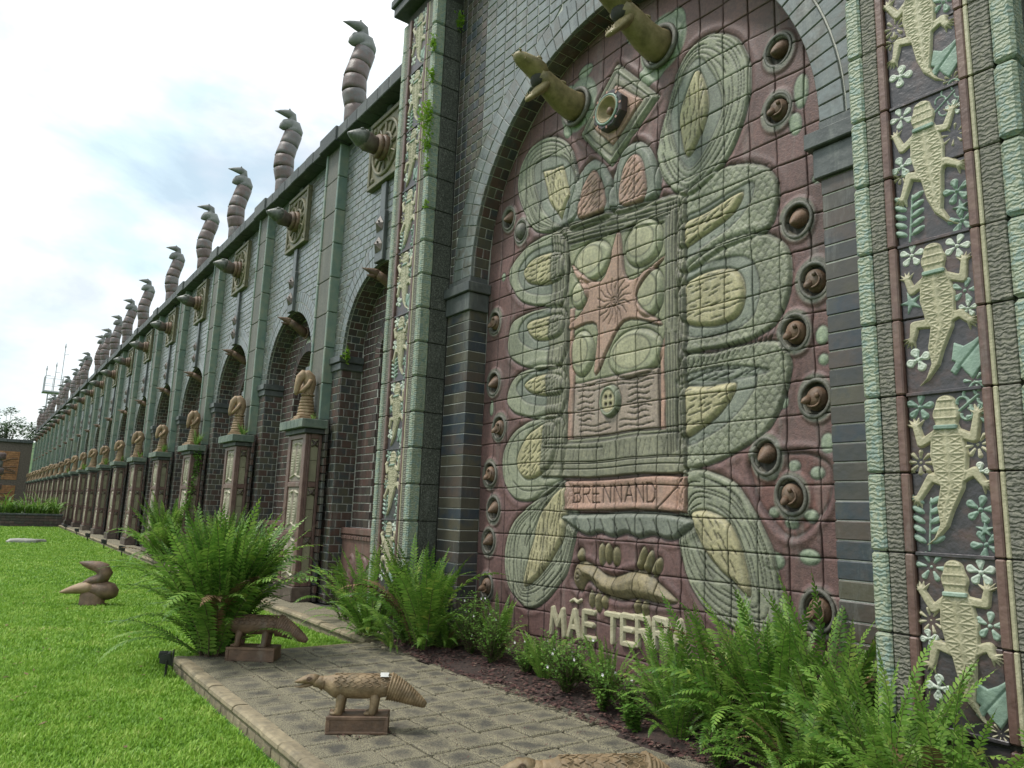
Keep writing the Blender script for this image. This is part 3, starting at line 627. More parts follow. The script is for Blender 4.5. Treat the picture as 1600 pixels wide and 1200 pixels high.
def paint(f):
    S=SH; sh=f.shape
    # the low ridge that frames the picture, then pale patches round the heads
    for (x,z,rx,rz) in [(-6.35,6.62,.16,.10),(-6.0,6.75,.13,.08),(-5.15,6.78,.16,.10),(-4.95,6.2,.2,.13),(-4.6,6.6,.12,.16),(-6.3,6.2,.10,.16),(-3.22,5.2,.07,.16),(-3.28,4.92,.06,.10),(-3.1,4.35,.06,.05),(-3.12,3.05,.06,.08),(-3.12,2.85,.05,.05),(-3.5,2.55,.05,.06),(-3.12,2.2,.07,.08),(-7.55,4.6,.05,.06),(-7.7,2.9,.04,.10),(-3.6,1.3,.1,.07),(-3.3,1.35,.09,.06)]:
        P=[(x+rx*math.cos(t),z+rz*math.sin(t)) for t in np.linspace(0,2*PI,10)[:-1]]; sh(P,(.26,.31,.22),.006,.03,.004)
    sh(S['eye'],(.17,.085,.075),-.012,.03,.02,lip=.014,gw=.016)
    for (x,z) in [(-3.62,1.98),(-3.22,1.98),(-3.6,1.68),(-3.28,1.66),(-3.45,1.6),(-3.42,2.04)]:
        P=[(x+.06*math.cos(t),z+.05*math.sin(t)) for t in np.linspace(0,2*PI,9)[:-1]]; sh(P,(.27,.31,.23),.008,.02,.004)
    for k in ('L1','R0','L6','R4'): sh(S[k],C_GRN,.022,.03,.014,lip=.008)
    for k in ('L5','L4','L3','L2','R1','R2','R3'): sh(S[k],C_GRN,.022,.035,.014,lip=.008)
    for k in ('L1b','L2b','L3b','L4b','R1b','R2b','R3b','R0b','R3c'): sh(S[k],C_BLU,-.012,.02,.013)
    for k in ('L1t','L2t','L3t','L4t','L5t','L6t','R0t','R1t','R2t','R3t','R4t'): sh(S[k],C_TAN,.028,.05,.016,smooth=k!='L1t')
    contours(f,S['L1'],S['L1b'],5,1); contours(f,S['R0'],S['R0b'],6,2); contours(f,S['L6'],S['L6t'],6,3); contours(f,S['R4'],S['R4t'],6,4); contours(f,S['L5'],S['L5t'],1,5)
    # fish-scale arcs round the broad right lobes
    r=random.Random(5)
    for k,t in (('R1','R1b'),('R2','R2b'),('R3','R3b')):
        P=smooth_poly(S[k]); Q=smooth_poly(S[t])
        x0,x1=P[:,0].min(),P[:,0].max(); z0,z1=P[:,1].min(),P[:,1].max()
        z=z0
        row=0
        while z<z1:
            x=x0+(row%2)*.045
            while x<x1:
                if inside(P,x,z) and not inside(Q,x,z):
                    f.poly([(x+.045*math.cos(a),z+.05*math.sin(a)) for a in (0,.7,1.4,2.1,2.9)],wd=.005,dep=.006,dark=.28)
                x+=.09
            z+=.055; row+=1
    hatch(f,S['L1t'],1.9,.07,.10,.09,11); hatch(f,S['R0t'],1.4,.07,.11,.10,12); hatch(f,S['L2t'],.15,.09,.06,.09,13); hatch(f,S['L3t'],.2,.09,.06,.09,14)
    hatch(f,S['L4t'],.3,.09,.06,.09,15); hatch(f,S['L5t'],.7,.09,.08,.09,16); hatch(f,S['L6t'],1.35,.06,.11,.11,17); hatch(f,S['R1t'],.35,.11,.06,.10,18)
    hatch(f,S['R2t'],.1,.13,.07,.11,19); hatch(f,S['R3t'],.4,.12,.07,.12,20); hatch(f,S['R4t'],2.1,.09,.12,.10,21); hatch(f,S['R3c'],.15,.12,.05,.16,22)
    for i in range(16):
        x=-4.5+i*.06; z=2.93+.01*i; f.poly([(x,z),(x+.05,z+.07),(x+.06,z+.13)],wd=.006,dep=.009)
    # twin arches and the diamond above the frame
    sh(S['P1b'],C_BLU,.04,.06,.016,lip=.015); sh(S['P2b'],C_BLU,.04,.06,.016,lip=.015); sh(S['P1'],C_PNK,.02,.04,.014); sh(S['P2'],C_PNK,.02,.04,.014)
    hatch(f,S['P1'],.5,.10,.055,.12,23); hatch(f,S['P2'],.6,.10,.055,.12,24)
    sh(S['D'],C_GRN,.04,.05,.016,lip=.015,smooth=False); sh(S['Dm'],C_FRM,.0,.02,.013,smooth=False); sh(S['Di'],C_PNK,.012,.02,.015,smooth=False)
    for k in (.93,.85,.77):
        c=(-5.47,5.94); P=[(c[0]+(x-c[0])*k,c[1]+(z-c[1])*k) for x,z in S['D']]; f.poly(P+[P[0]],wd=.005,dep=.008,dark=.4)
    # the frame
    sh(S['F'],C_FRM,.022,.02,.015,lip=.006,smooth=False,gw=.014); sh(S['Fi'],C_PGR,-.03,.04,.02,smooth=False,gw=.014)
    r=random.Random(8)
    for i in range(6):
        u=(i+.7)/6; 
        za=4.93-.27*u; xa=-6.50+.28*u; xb=-4.46-.28*u
        for s_,e_ in ((0,.42),(.45,.98)) if i%2 else ((.02,.6),(.63,1)):
            f.stroke((xa+(xb-xa)*s_,za-.19*s_+r.uniform(-.01,.01)),(xa+(xb-xa)*e_,za-.17*e_+r.uniform(-.01,.01)))
        xl=-6.52+.30*u; f.stroke((xl,4.86-.1*u),(xl+r.uniform(-.03,.03)-.04,3.5+r.uniform(-.3,.3))); f.stroke((xl-.04,3.3+r.uniform(-.2,.2)),(xl-.06,2.3))
        xr=-4.50-.24*u; f.stroke((xr+.02,4.66),(xr,3.6+r.uniform(-.3,.3))); f.stroke((xr,3.4+r.uniform(-.2,.2)),(xr-.0,2.25-.1*u))
    for z in (2.08,2.14): f.stroke((-6.58,z),(-4.52,z+.01),wd=.006)
    f.stroke((-6.52,2.36),(-4.6,2.38)); f.stroke((-6.55,2.32),(-5.6,2.3))
    for i in range(26):
        x=-6.3+i*.068; f.stroke((x,2.33),(x+r.uniform(-.05,.05),2.16+r.uniform(0,.06)),wd=.005,dep=.008,dark=.4)
    # round lobes between the arms of the star
    for (x,z,rx,rz) in [(-5.84,4.36,.33,.24),(-5.05,4.36,.27,.26),(-6.02,4.02,.16,.17),(-5.98,3.34,.21,.26),(-4.97,3.82,.2,.26),(-5.17,3.22,.38,.27),(-5.62,3.36,.0,.0)]:
        if rx==0: continue
        P=[(x+rx*math.cos(t),z+rz*math.sin(t)) for t in np.linspace(0,2*PI,13)[:-1]]; sh(P,(.30,.305,.20),.030,.06,.016)
        P=[(x+rx*.68*math.cos(t)-.02,z+rz*.65*math.sin(t)+.03) for t in np.linspace(0,2*PI,13)[:-1]]; sh(P,(.38,.365,.24),.003,.05,.0)
    sh(S['ST'],(.38,.245,.19),.016,.02,.014,smooth=True)
    cx,cz=-5.47,3.83
    for i in range(16):
        a=2*PI*i/16+.15; f.poly([(cx+.07*math.cos(a),cz+.07*math.sin(a)),(cx+.15*math.cos(a+.12),cz+.15*math.sin(a+.12)),(cx+.25*math.cos(a-.05),cz+.25*math.sin(a-.05))],wd=.006)
    f.poly([(cx+.05*math.cos(a),cz+.05*math.sin(a)) for a in np.linspace(0,2*PI,12)],wd=.007); f.poly([(cx+.02*math.cos(a),cz+.02*math.sin(a)) for a in np.linspace(0,2*PI,8)],wd=.006)
    # salmon side strips and the lower lined panel
    sh([(-6.19,3.9),(-6.12,3.9),(-6.10,2.41),(-6.19,2.40)],C_PNK,.008,.01,.01,smooth=False); sh([(-4.84,3.15),(-4.77,3.35),(-4.77,2.42),(-4.85,2.42)],C_PNK,.008,.01,.01,smooth=False)
    sh(S['Fp'],C_BEI,.012,.02,.014,smooth=False)
    for i in range(9):
        z=2.48+i*.063
        for (a,b) in ((-6.07,-5.74),(-5.28,-4.9)) if 1<i<7 else ((-6.05,-5.5),(-5.44,-4.9)):
            a+=r.uniform(0,.08); b-=r.uniform(0,.1); n=6
            f.poly([(a+(b-a)*k/n,z+.012*math.sin(k*1.3+i)) for k in range(n+1)],wd=.0075,dep=.013,dark=.65)
    P=[(-5.51+.15*math.cos(t),2.77+.175*math.sin(t)) for t in np.linspace(0,2*PI,13)[:-1]]; sh(P,(.25,.27,.19),.045,.03,.018)
    P=[(-5.51+.10*math.cos(t),2.77+.12*math.sin(t)) for t in np.linspace(0,2*PI,13)[:-1]]; sh(P,(.40,.36,.22),-.012,.02,.012)
    for (x,z) in ((-5.545,2.81),(-5.475,2.81),(-5.545,2.735),(-5.475,2.735)):
        P=[(x+.02*math.cos(t),z+.022*math.sin(t)) for t in np.linspace(0,2*PI,9)[:-1]]; sh(P,(.10,.08,.05),-.02,.012,.004)
    # salmon name panel, carved letters
    sh(S['TX'],C_PNK,.022,.015,.016,smooth=False)
    f.stroke((-4.86,1.66),(-4.53,1.95),wd=.008,dep=.014,dark=.7)
    x=-6.03
    for ch in 'BRENNAND':
        for pl in FONT[ch]: f.poly([(x+u*.165,1.725+v*.175) for u,v in pl],wd=.0075,dep=.014,dark=.75)
        x+=.15 if ch!='D' else 0
    sh(S['TL'],C_BLU,.035,.05,.016,lip=.01)
    for i in range(8):
        x=-5.95+i*.18; f.poly([(x-.02,1.56),(x+.03,1.46),(x+.0,1.40)],wd=.007)
    # the plump caterpillar below
    for (x,z,rx,rz,a) in [(-5.92,1.17,.06,.08,0),(-5.6,1.20,.055,.12,0),(-5.5,1.22,.05,.11,0),(-5.4,1.20,.05,.10,0),(-5.06,1.21,.055,.12,-.3),(-4.96,1.19,.05,.11,-.3),(-4.86,1.15,.05,.09,-.4),(-5.75,.74,.05,.09,0),(-5.65,.72,.05,.10,0),(-5.56,.75,.045,.08,0),(-5.1,.77,.05,.08,0),(-5.0,.76,.05,.09,0)]:
        P=[(x+rx*math.cos(t)*math.cos(a)-rz*math.sin(t)*math.sin(a),z+rx*math.cos(t)*math.sin(a)+rz*math.sin(t)*math.cos(a)) for t in np.linspace(0,2*PI,10)[:-1]]; sh(P,(.22,.19,.10),.035,.05,.012,lip=.008)
    body=[(-6.05,.90),(-6.02,1.05),(-5.88,1.11),(-5.70,1.07),(-5.45,1.0),(-5.2,1.08),(-5.0,1.09),(-4.82,1.0),(-4.62,.87),(-4.85,.83),(-5.1,.84),(-5.35,.80),(-5.6,.82),(-5.8,.92),(-5.92,.80)]
    sh(body,(.23,.19,.11),.06,.10,.016,lip=.012)
    for i in range(9):
        x=-5.75+i*.115; zt=1.06-.05*math.sin(i*1.1); f.poly([(x-.02,zt),(x+.025,zt-.1),(x,zt-.22)],wd=.005,dep=.008,dark=.35)
    f.poly([(-5.94+.085*(1-t/9)*math.cos(t),.96+.085*(1-t/9)*math.sin(t)) for t in np.arange(0,8.5,.5)],wd=.006)
    # hollows for the bosses, the big heads and the clock
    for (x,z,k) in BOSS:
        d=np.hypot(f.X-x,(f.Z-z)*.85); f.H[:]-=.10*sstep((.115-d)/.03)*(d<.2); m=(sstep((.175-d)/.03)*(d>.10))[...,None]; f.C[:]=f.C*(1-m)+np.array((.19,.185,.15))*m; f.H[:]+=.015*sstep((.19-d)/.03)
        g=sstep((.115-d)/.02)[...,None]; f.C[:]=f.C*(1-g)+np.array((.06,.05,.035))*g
    for (x,z) in ((-6.11,6.38),(-4.79,6.46)):
        d=np.hypot(f.X-x,f.Z-z); m=(sstep((.34-d)/.04))[...,None]; f.C[:]=f.C*(1-m)+np.array((.22,.26,.19))*m; f.H[:]+=.02*sstep((.3-d)/.05)-.06*sstep((.2-d)/.03)
X0,X1=-7.90,-2.918; NCX=18; TW=(X1-X0)/NCX; TH=.27; NR=27
mural=thing('ceramic_mural','maroon and green ceramic tile relief filling the tall arched recess','tile mural',(0,0,0))
YM=5.215
def lines_x(sub):
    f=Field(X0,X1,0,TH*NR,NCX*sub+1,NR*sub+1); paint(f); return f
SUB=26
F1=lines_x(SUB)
def inarch(x,z): return z<4.65 or math.hypot(x+5.4,z-4.65)<2.60
cands=[]
for r in range(NR):
    for c in range(NCX):
        cx,cz=X0+(c+.5)*TW,(r+.5)*TH
        near=any(inarch(cx+sx*TW/2,cz+sz*TH/2) for sx in (-1,1) for sz in (-1,1))
        if near: cands.append((r,c,cx,cz))
def vis(cx,cz):
    p=proj((cx,YM,cz))
    if p is None or not(-.01<p[0]<1.01 and -.01<p[1]<1.01): return -1
    return 1/p[2]-(.5 if cz<.5 else 0)
order=sorted(cands,key=lambda t:-vis(t[2],t[3])); single=set((t[0],t[1]) for t in order[:300])
def tile_mesh(f,sub,j0,i0,r,c,join=None):
    sl=(slice(j0,j0+sub+1),slice(i0,i0+sub+1)); X=f.X[sl].copy(); Z=f.Z[sl].copy(); H=f.H[sl].copy(); Cc=f.C[sl].copy()
    rr=random.Random(r*31+c); n=sub+1
    ii=np.minimum(np.arange(n),n-1-np.arange(n)); e=np.minimum(ii[None,:],ii[:,None])*TW/sub
    H-=.007*np.exp(-(e/.006)**2); Cc*=(1-.3*np.exp(-(e/.005)**2))[...,None]*rr.uniform(.9,1.08)
    H+=rr.uniform(-.003,.003)+(X-X.mean())*rr.uniform(-.02,.02)+(Z-Z.mean())*rr.uniform(-.02,.02)
    cx,cz=X.mean(),Z.mean(); sx=(TW-.005)/TW; X=cx+(X-cx)*sx; Z=cz+(Z-cz)*sx
    wx=(vnoise(X,Z,1.4,21)-.5)*.03+(vnoise(X,Z,5,22)-.5)*.008; wz=(vnoise(X,Z,1.2,23)-.5)*.035+(vnoise(X,Z,4,24)-.5)*.010; X=X+wx; Z=Z+wz
    Y=YM-H
    # skirt
    def pad(A,fn=lambda a:a): return np.pad(A,1,mode='edge')
    Xp,Zp,Yp=pad(X),pad(Z),pad(Y); Cp=np.pad(Cc,((1,1),(1,1),(0,0)),mode='edge')*1
    Yp[0,:]+=.04; Yp[-1,:]+=.04; Yp[1:-1,0]+=.04; Yp[1:-1,-1]+=.04
    return Xp,Yp,Zp,Cp
rest=[]
HI=46; rows_hi=(6,7)
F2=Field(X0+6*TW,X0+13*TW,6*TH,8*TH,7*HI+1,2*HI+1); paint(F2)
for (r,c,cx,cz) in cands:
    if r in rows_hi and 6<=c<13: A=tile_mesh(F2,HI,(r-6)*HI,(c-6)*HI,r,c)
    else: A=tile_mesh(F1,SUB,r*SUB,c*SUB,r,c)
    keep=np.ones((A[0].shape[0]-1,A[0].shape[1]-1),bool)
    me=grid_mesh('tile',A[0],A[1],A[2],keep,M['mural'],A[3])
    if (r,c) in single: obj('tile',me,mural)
    else: rest.append(me)
import bmesh
bm=bmesh.new()
for me in rest: bm.from_mesh(me)
me=bpy.data.meshes.new('tile'); bm.to_mesh(me); bm.free(); me.materials.append(M['mural']); me.polygons.foreach_set('use_smooth',[True]*len(me.polygons)); obj('tile',me,mural,kind='stuff')
for q in rest: bpy.data.meshes.remove(q)
mb=MB(); mb.box(-8.0,-2.8,YM+.035,YM+.12,0,7.6); mb.build('grout_backing',M['mortar_dark'],mural)
# raised cream letters
def letter_fn(ch,s,wd):
    def fn(X,Z):
        d=np.full(X.shape,9.)
        for pl in FONT[ch]:
            for a,b in zip(pl,pl[1:]): d=np.minimum(d,sd_seg((a[0]*s,a[1]*s),(b[0]*s,b[1]*s),X,Z,wd))
        return d
    return fn
lx=-6.37; s=.255
for ch,adv in (('M',.29),('A',.235),('E',.33),('T',.225),('E',.20),('R',.215),('R',.215),('A',.2)):
    me=relief_mesh('letter',letter_fn(ch,s,.032),-.05,.3,-.05,.32,.006,M['cream'],.035,.012)
    obj('letter',me,mural,(lx,YM-.006,.34+.055*(lx+6.37))); 
    if lx<-6.0 and ch=='A':
        til=lambda X,Z:np.minimum(sd_seg((0,.02),(.05,.045),X,Z,.018),np.minimum(sd_seg((.05,.045),(.11,.02),X,Z,.018),sd_seg((.11,.02),(.16,.05),X,Z,.018)))
        obj('letter',relief_mesh('tilde',til,-.04,.2,-.03,.1,.006,M['cream'],.03,.01),mural,(lx+.02,YM-.006,.68))
    lx+=adv
# bosses: shell cones and small heads looking out of ringed hollows
b=MB(); tori(b,(0,0,0),.128,.017,seg=24,sub=7,sz=1.15); ringm=b.mesh('ring',M['granite_light'],True)
b=MB(); path=[];rad=[]
for i in range(26):
    t=i/25; path.append((-.02*t,.06-.14*t,-.07*t+.03)); rad.append((.082*(1-t)**.7+.006)*(1+.11*math.sin(i*2.1)))
b.tube(path,rad,12); shell=b.mesh('shell_boss',M['terra_brown'],True)
b=MB(); b.ball((0,.02,0),(.088,.085,.10),14,10); b.ball((.035,-.062,.03),(.02,.018,.02),8,6); b.tube([(-.03,-.04,-.02),(-.045,-.08,-.045),(-.05,-.10,-.06)],[.04,.026,.006],8)
b.tube([(.0+.06*math.cos(a),-.062+.02*abs(math.cos(a)),-.01+.06*math.sin(a)) for a in np.linspace(-2.4,.6,9)],.009,6); head_b=b.mesh('head_boss',M['terra_brown'],True)
b=MB(); b.ball((0,.0,0),(.095,.085,.11),14,10); dome=b.mesh('dome_boss',M['granite_light'],True)
for i,(x,z,k) in enumerate(BOSS):
    o=obj('boss',(shell,head_b,dome)[k],mural,(x,YM-.0,z),(0,rng.uniform(-.5,.5) if k==1 else 0,0)); obj('ring',ringm,o,(0,-.012,0)); 
# clock-like octagonal boss in the diamond
b=MB(); R=.23; pts=[(R*math.cos(PI/8+i*PI/4),R*math.sin(PI/8+i*PI/4)) for i in range(8)]
vs=[(x,.03,z) for x,z in pts]+[(x,-.12,z) for x,z in pts]+[(x*.93,-.135,z*.93) for x,z in pts]+[(x*.66,-.135,z*.66) for x,z in pts]
fs=[]
for k in range(3):
    for i in range(8): j=(i+1)%8; fs.append((k*8+i,k*8+j,(k+1)*8+j,(k+1)*8+i))
b.add(vs,fs); ob=b.build('octagon_boss',M['slab_dark'],mural,loc=(-5.46,YM-.02,5.97))
b=MB(); N=20; prof=[(.155,-.137),(.15,-.15),(.135,-.137),(.10,-.08),(.04,-.05),(.0,-.045)]; vs=[];fs=[]
for (rr,y) in prof:
    for k in range(N): a=2*PI*k/N; vs.append((rr*math.cos(a),y,rr*math.sin(a)))
for i in range(len(prof)-1):
    for k in range(N): l=(k+1)%N; fs.append((i*N+k,i*N+l,(i+1)*N+l,(i+1)*N+k))
b.add(vs,fs); b.build('bowl',M['terra'],ob,smooth=True)
b=MB(); tori(b,(0,-.136,0),.165,.016,seg=26,sub=6); b.build('blue_ring',M['bluegreen'],ob,smooth=True)
b=MB()
for i in range(16):
    a=2*PI*i/16; b.ball((.178*math.cos(a),-.14,.178*math.sin(a)),.009,6,4)
b.build('dot',M['slab_dark'],ob)
b=MB()
for i in range(8):
    a=i*PI/4; c,d=math.cos(a),math.sin(a); b.add([(c*.19-d*.012,-.139,d*.19+c*.012),(c*.22-d*.012,-.137,d*.22+c*.012),(c*.22+d*.012,-.137,d*.22-c*.012),(c*.19+d*.012,-.139,d*.19-c*.012)],[(0,1,2,3)])
b.build('mark',M['pink'],ob)
b=MB(); b.ball((.0,-.09,-.0),(.04,.03,.045),10,6); b.build('knob',M['terra_brown'],ob,smooth=True)

# ================================================================== GATEWAY WALL round the mural
YF=4.93; AX,AZ,AR=-5.405,4.65,2.49
gate=thing('gateway_wall','tall glazed brick wall with the big round arch around the ceramic mural','wall')
b=MB(); arch_plate(b,-8.45,-2.38,0,9.15,AX,AZ,AR+.012,YF+.012,.30)
b.box(-8.45,-2.38,YM+.13,6.2,0,9.15); b.build('wall_core',M['mortar'],gate)
fr=WALLFR(YF)
# pilaster courses (single long bricks)
NB=31; bh=4.18/NB
for (xa,xb) in ((-8.437,-7.893),(-2.917,-2.42)):
    b=MB(); b.cbox(-(xb-xa)/2,(xb-xa)/2,0,.285,-bh/2+.004,bh/2-.004,.007); me=b.mesh('brick',M['slate_brick'])
    for i in range(NB): obj('brick',me,gate,((xa+xb)/2+rng.uniform(-.003,.003),YF+rng.uniform(-.004,.002),(i+.5)*bh),(0,rng.uniform(-.004,.004),0))
# impost cornices
for (xa,xb) in ((-8.437,-7.893),(-2.917,-2.42)):
    b=MB(); o1,o2=.085,.04
    b.cbox(xa,xb+(o1 if xa<-5 else 0),YF-o1,YM-.01,4.42,4.55,.008) if xa<-5 else b.cbox(xa-o1,xb,YF-o1,YM-.01,4.42,4.55,.008)
    b.cbox(xa,xb+(o2 if xa<-5 else 0),YF-o2,YM-.01,4.18,4.417,.008) if xa<-5 else b.cbox(xa-o2,xb,YF-o2,YM-.01,4.18,4.417,.008)
    b.cbox(xa,xb,YF-.01,YM-.01,4.553,4.65,.008)
    b.build('impost',M['impost'],gate)
# voussoir rings, each a block of its own
def wedge_mesh(R0,R1,n,name,mat,depth):
    b=MB(); q=wedge_quads(R0,R1,1,0,0,.008,PI/2-PI/n/2,PI/2+PI/n/2); b.tile((Vector((0,0,0)),Vector((1,0,0)),Vector((0,0,1)),Vector((0,-1,0))),q[0],depth,.006); return b.mesh(name,mat)
NV=58
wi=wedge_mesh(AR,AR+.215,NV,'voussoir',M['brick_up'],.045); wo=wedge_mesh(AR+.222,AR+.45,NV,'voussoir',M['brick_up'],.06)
for i in range(NV):
    a=PI*(i+.5)/NV
    obj('voussoir',wi,gate,(AX,YF-.004+rng.uniform(-.003,.003),AZ),(0,PI/2-a,0)); obj('voussoir',wo,gate,(AX,YF-.003+rng.uniform(-.003,.003),AZ),(0,PI/2-a,0))
RO=AR+.455
def hole(v):
    d=v-AZ
    if d<=0: return (AX-RO,AX+RO)
    if d>=RO: return None
    h=math.sqrt(RO*RO-d*d); return (AX-h,AX+h)
qn=courses(fr,-8.437,-7.77,4.65,9.12,.1333,.128,hole=lambda v:(lambda h:None if h is None or h[0]>-7.77 else (h[0],-7.7))(hole(v)),stag=0.0)
qn=[q for q in qn if q[1][0]<=-7.76]
qs=courses(fr,-7.77,-2.42,4.65,9.12,.235,.128,hole=lambda v:(lambda h:None if h is None else (max(h[0],-7.77),h[1]))(hole(v)),stag=0.0)
qs.sort(key=lambda q:(0 if seen((q[0][0],YF,q[0][1])) or seen((q[2][0],YF,q[2][1])) else 1,-(q[1][0]-q[0][0])))
rest=MB()
for n,q in enumerate(qs):
    if n<210:
        b=MB(); cu=sum(p[0] for p in q)/4; cv=sum(p[1] for p in q)/4
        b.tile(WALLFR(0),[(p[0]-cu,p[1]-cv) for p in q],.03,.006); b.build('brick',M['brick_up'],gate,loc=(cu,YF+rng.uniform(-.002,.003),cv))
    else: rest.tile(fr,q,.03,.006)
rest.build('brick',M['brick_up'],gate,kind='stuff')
b=MB()
for i in range(58):
    a=PI*(i+.5)/58; T=Vector((-math.sin(a),0,math.cos(a))); Nn=Vector((-math.cos(a),0,-math.sin(a))); O=Vector((AX,0,AZ))-Nn*AR; h=AR*PI/58/2-.005
    for ya,yb in (((YF+.05,YF+.16),(YF+.17,YM-.01)) if i%2 else ((YF+.05,YM-.01),)): b.tile((O,Vector((0,1,0)),T,Nn),[(ya,-h),(yb,-h),(yb,h),(ya,h)],.03,.005)
b.build('soffit_brick',M['brick'],gate,kind='stuff')
b=MB(); b.box(-8.43,-7.903,YF+.008,YM,0,4.18); b.box(-2.908,-2.43,YF+.008,YM,0,4.18); b.build('mortar_bed',M['mortar'],gate)
b=MB()
for q in qn: b.tile(fr,q,.03,.006)
b.build('narrow_brick',M['slate_brick'],gate,kind='stuff')
b=MB()
for i in range(14): b.cbox(-8.35+i*.43,-8.35+i*.43+.42,YF-.25,5.75,9.15,9.4,.01)
b.build('coping_stone',M['coping'],gate,kind='stuff')

# ================================================================== RELIEF PILLARS
def lizfn(flip):
    s=-1 if flip in (1,2) else 1; q=random.Random(40+flip); J=lambda:q.uniform(-.022,.022)
    spine=[(0,.40,.05),(0,.335,.068),(0,.28,.056),(.0,.2,.082),(.005,.10,.094),(.01,.0,.082),(.015,-.08,.06),(.02*s,-.2,.046),(.03*s,-.3,.025),(.075*s,-.385,.012),(.12*s,-.42,.004)]
    legs=[[(.04,.23,.030),(.13,.20,.026),(.155,.30,.022)],[(-.04,.23,.030),(-.13,.16,.026),(-.15,.27,.022)],[(.03,-.05,.034),(.11,.0,.028),(.15,-.07,.021)],[(-.03,-.05,.034),(-.10,-.03,.028),(-.14,-.13,.021)]]
    legs=[[a,(b[0]+J(),b[1]+J(),b[2]),(c[0]+J()*.6,c[1]+J()*1.3,c[2])] for a,b,c in legs]
    claws=[((.155,.30),[.5,.9,1.35,1.8,2.4]),((-.15,.27),[.9,1.4,1.8,2.25,2.7]),((.15,-.07),[-.2,-.6,-1.0,-1.5,.3]),((-.14,-.13),[-1.4,-1.8,-2.2,-2.7,-3.2])]
    claws=[(tuple(legs[i][2][:2]),A) for i,(_,A) in enumerate(claws)]
    def body(X,Z):
        d=np.full(X.shape,9.)
        for a,b in zip(spine,spine[1:]): d=np.minimum(d,sd_seg(a[:2],b[:2],X,Z,a[2],b[2]))
        return d
    def fn(X,Z):
        d=body(X,Z)
        for L in legs:
            for a,b in zip(L,L[1:]): d=np.minimum(d,sd_seg(a[:2],b[:2],X,Z,a[2],b[2]))
        for (c,A) in claws:
            for a in A: d=np.minimum(d,sd_seg(c,(c[0]+.06*math.cos(a),c[1]+.06*math.sin(a)),X,Z,.016,.004))
        return d
    def pat(X,Z,d):
        sx=np.interp(Z,[p[1] for p in spine[::-1]],[p[0] for p in spine[::-1]]); hw=np.interp(Z,[p[1] for p in spine[::-1]],[p[2] for p in spine[::-1]])
        t=(X-sx)/np.maximum(hw,.01); inb=(body(X,Z)<-.004)
        g=np.zeros(X.shape); ln=lambda v,w:np.exp(-(v/w)**2)
        per=.052; ph=(Z/per)%1
        g=np.maximum(g,ln(t,.12)*(Z<.26)); g=np.maximum(g,ln(np.minimum(ph,1-ph)*per,.0035)); g=np.maximum(g,ln((np.abs(t)-ph)*hw,.0045)*(Z<.26)); g=np.maximum(g,ln((np.abs(t)-(1-ph))*hw,.0035)*(Z<.26)); g=np.maximum(g,ln(body(X,Z)+.012,.004))
        g=np.maximum(g*(Z<.26),ln(np.sin(X*120)*.01,.004)*(Z>.3)*.8+ln(np.minimum(ph,1-ph)*per,.0035)*(Z>.26))
        return (g*.0065-.003)*inb
    return fn,pat
liz=[]
for k in (0,1,2,3):
    fn,pat=lizfn(k); liz.append(relief_mesh('lizard',fn,-.22,.22,-.46,.47,.0045,M['cream'],.024,.012,pat))
b=MB(); b.cbox(-.056,.056,-.034,.0,.245,.272,.006); collar=b.mesh('collar',M['bluegreen'])
def flowfn(n,R,r,ph=.3):
    def fn(X,Z):
        d=np.hypot(X,Z)-r*.6
        for i in range(n):
            a=ph+2*PI*i/n; d=np.minimum(d,sd_seg((R*.45*math.cos(a),R*.45*math.sin(a)),(R*math.cos(a),R*math.sin(a)),X,Z,r*.5,r*.98))
        return d
    pat=lambda X,Z,d:.008*np.exp(-((np.hypot(X,Z)-r*.5)/.006)**2)-.006*np.exp(-(d+.014)**2/.00002)
    return fn,pat
fl=[]
for n,R,r,mat in ((5,.038,.019,'white_glaze'),(5,.042,.017,'bluegreen'),(8,.045,.010,'cream'),(6,.05,.014,'bluegreen'),(4,.034,.022,'white_glaze')):
    fn,pat=flowfn(n,R,r); fl.append(relief_mesh('flower',fn,-.075,.075,-.075,.075,.004,M[mat],.018,.010,pat))
def sprig(X,Z):
    d=sd_seg((0,-.12),(.02,.12),X,Z,.005)
    for i in range(5):
        z=-.09+i*.045
        for s in (-1,1):
            c=(s*.042,z+.022); a=.5*s; u=(X-c[0])*math.cos(a)+(Z-c[1])*math.sin(a)*1; v=-(X-c[0])*math.sin(a)+(Z-c[1])*math.cos(a)
            d=np.minimum(d,(np.hypot(u/.036,v/.015)-1)*.015)
    return d
leafm=relief_mesh('leaf',sprig,-.1,.1,-.14,.15,.004,M['bluegreen'],.018,.008)
figP=np.array([(-.06,-.02),(-.05,.06),(-.01,.04),(.03,.06),(.07,.09),(.08,.0),(.07,-.05),(.03,-.11),(.0,-.08),(-.02,-.05),(-.045,-.09),(-.065,-.07),(-.04,-.03)])
fn=lambda X,Z:sd_poly(figP,X,Z)-.004
figm=relief_mesh('leaf',fn,-.1,.1,-.14,.12,.004,M['bluegreen'],.018,.008,lambda X,Z,d:-.008*np.exp(-(sd_seg((-.03,-.06),(.075,.07),X,Z)/.005)**2))
def curl(X,Z):
    d=sd_seg((-.06,-.04),(.03,.02),X,Z,.006)
    for (x,z,s) in ((-.03,.0,1),(.0,.03,1),(.03,.05,1),(-.02,-.05,-1),(.02,-.02,-1),(.05,.0,-1)):
        r=np.hypot(X-x,Z-z); d=np.minimum(d,np.where((Z-z)*s>-.006,np.abs(r-.022)-.006,9))
    return d
curlm=relief_mesh('vine_curl',curl,-.09,.09,-.09,.09,.0035,M['bluegreen'],.014,.006)
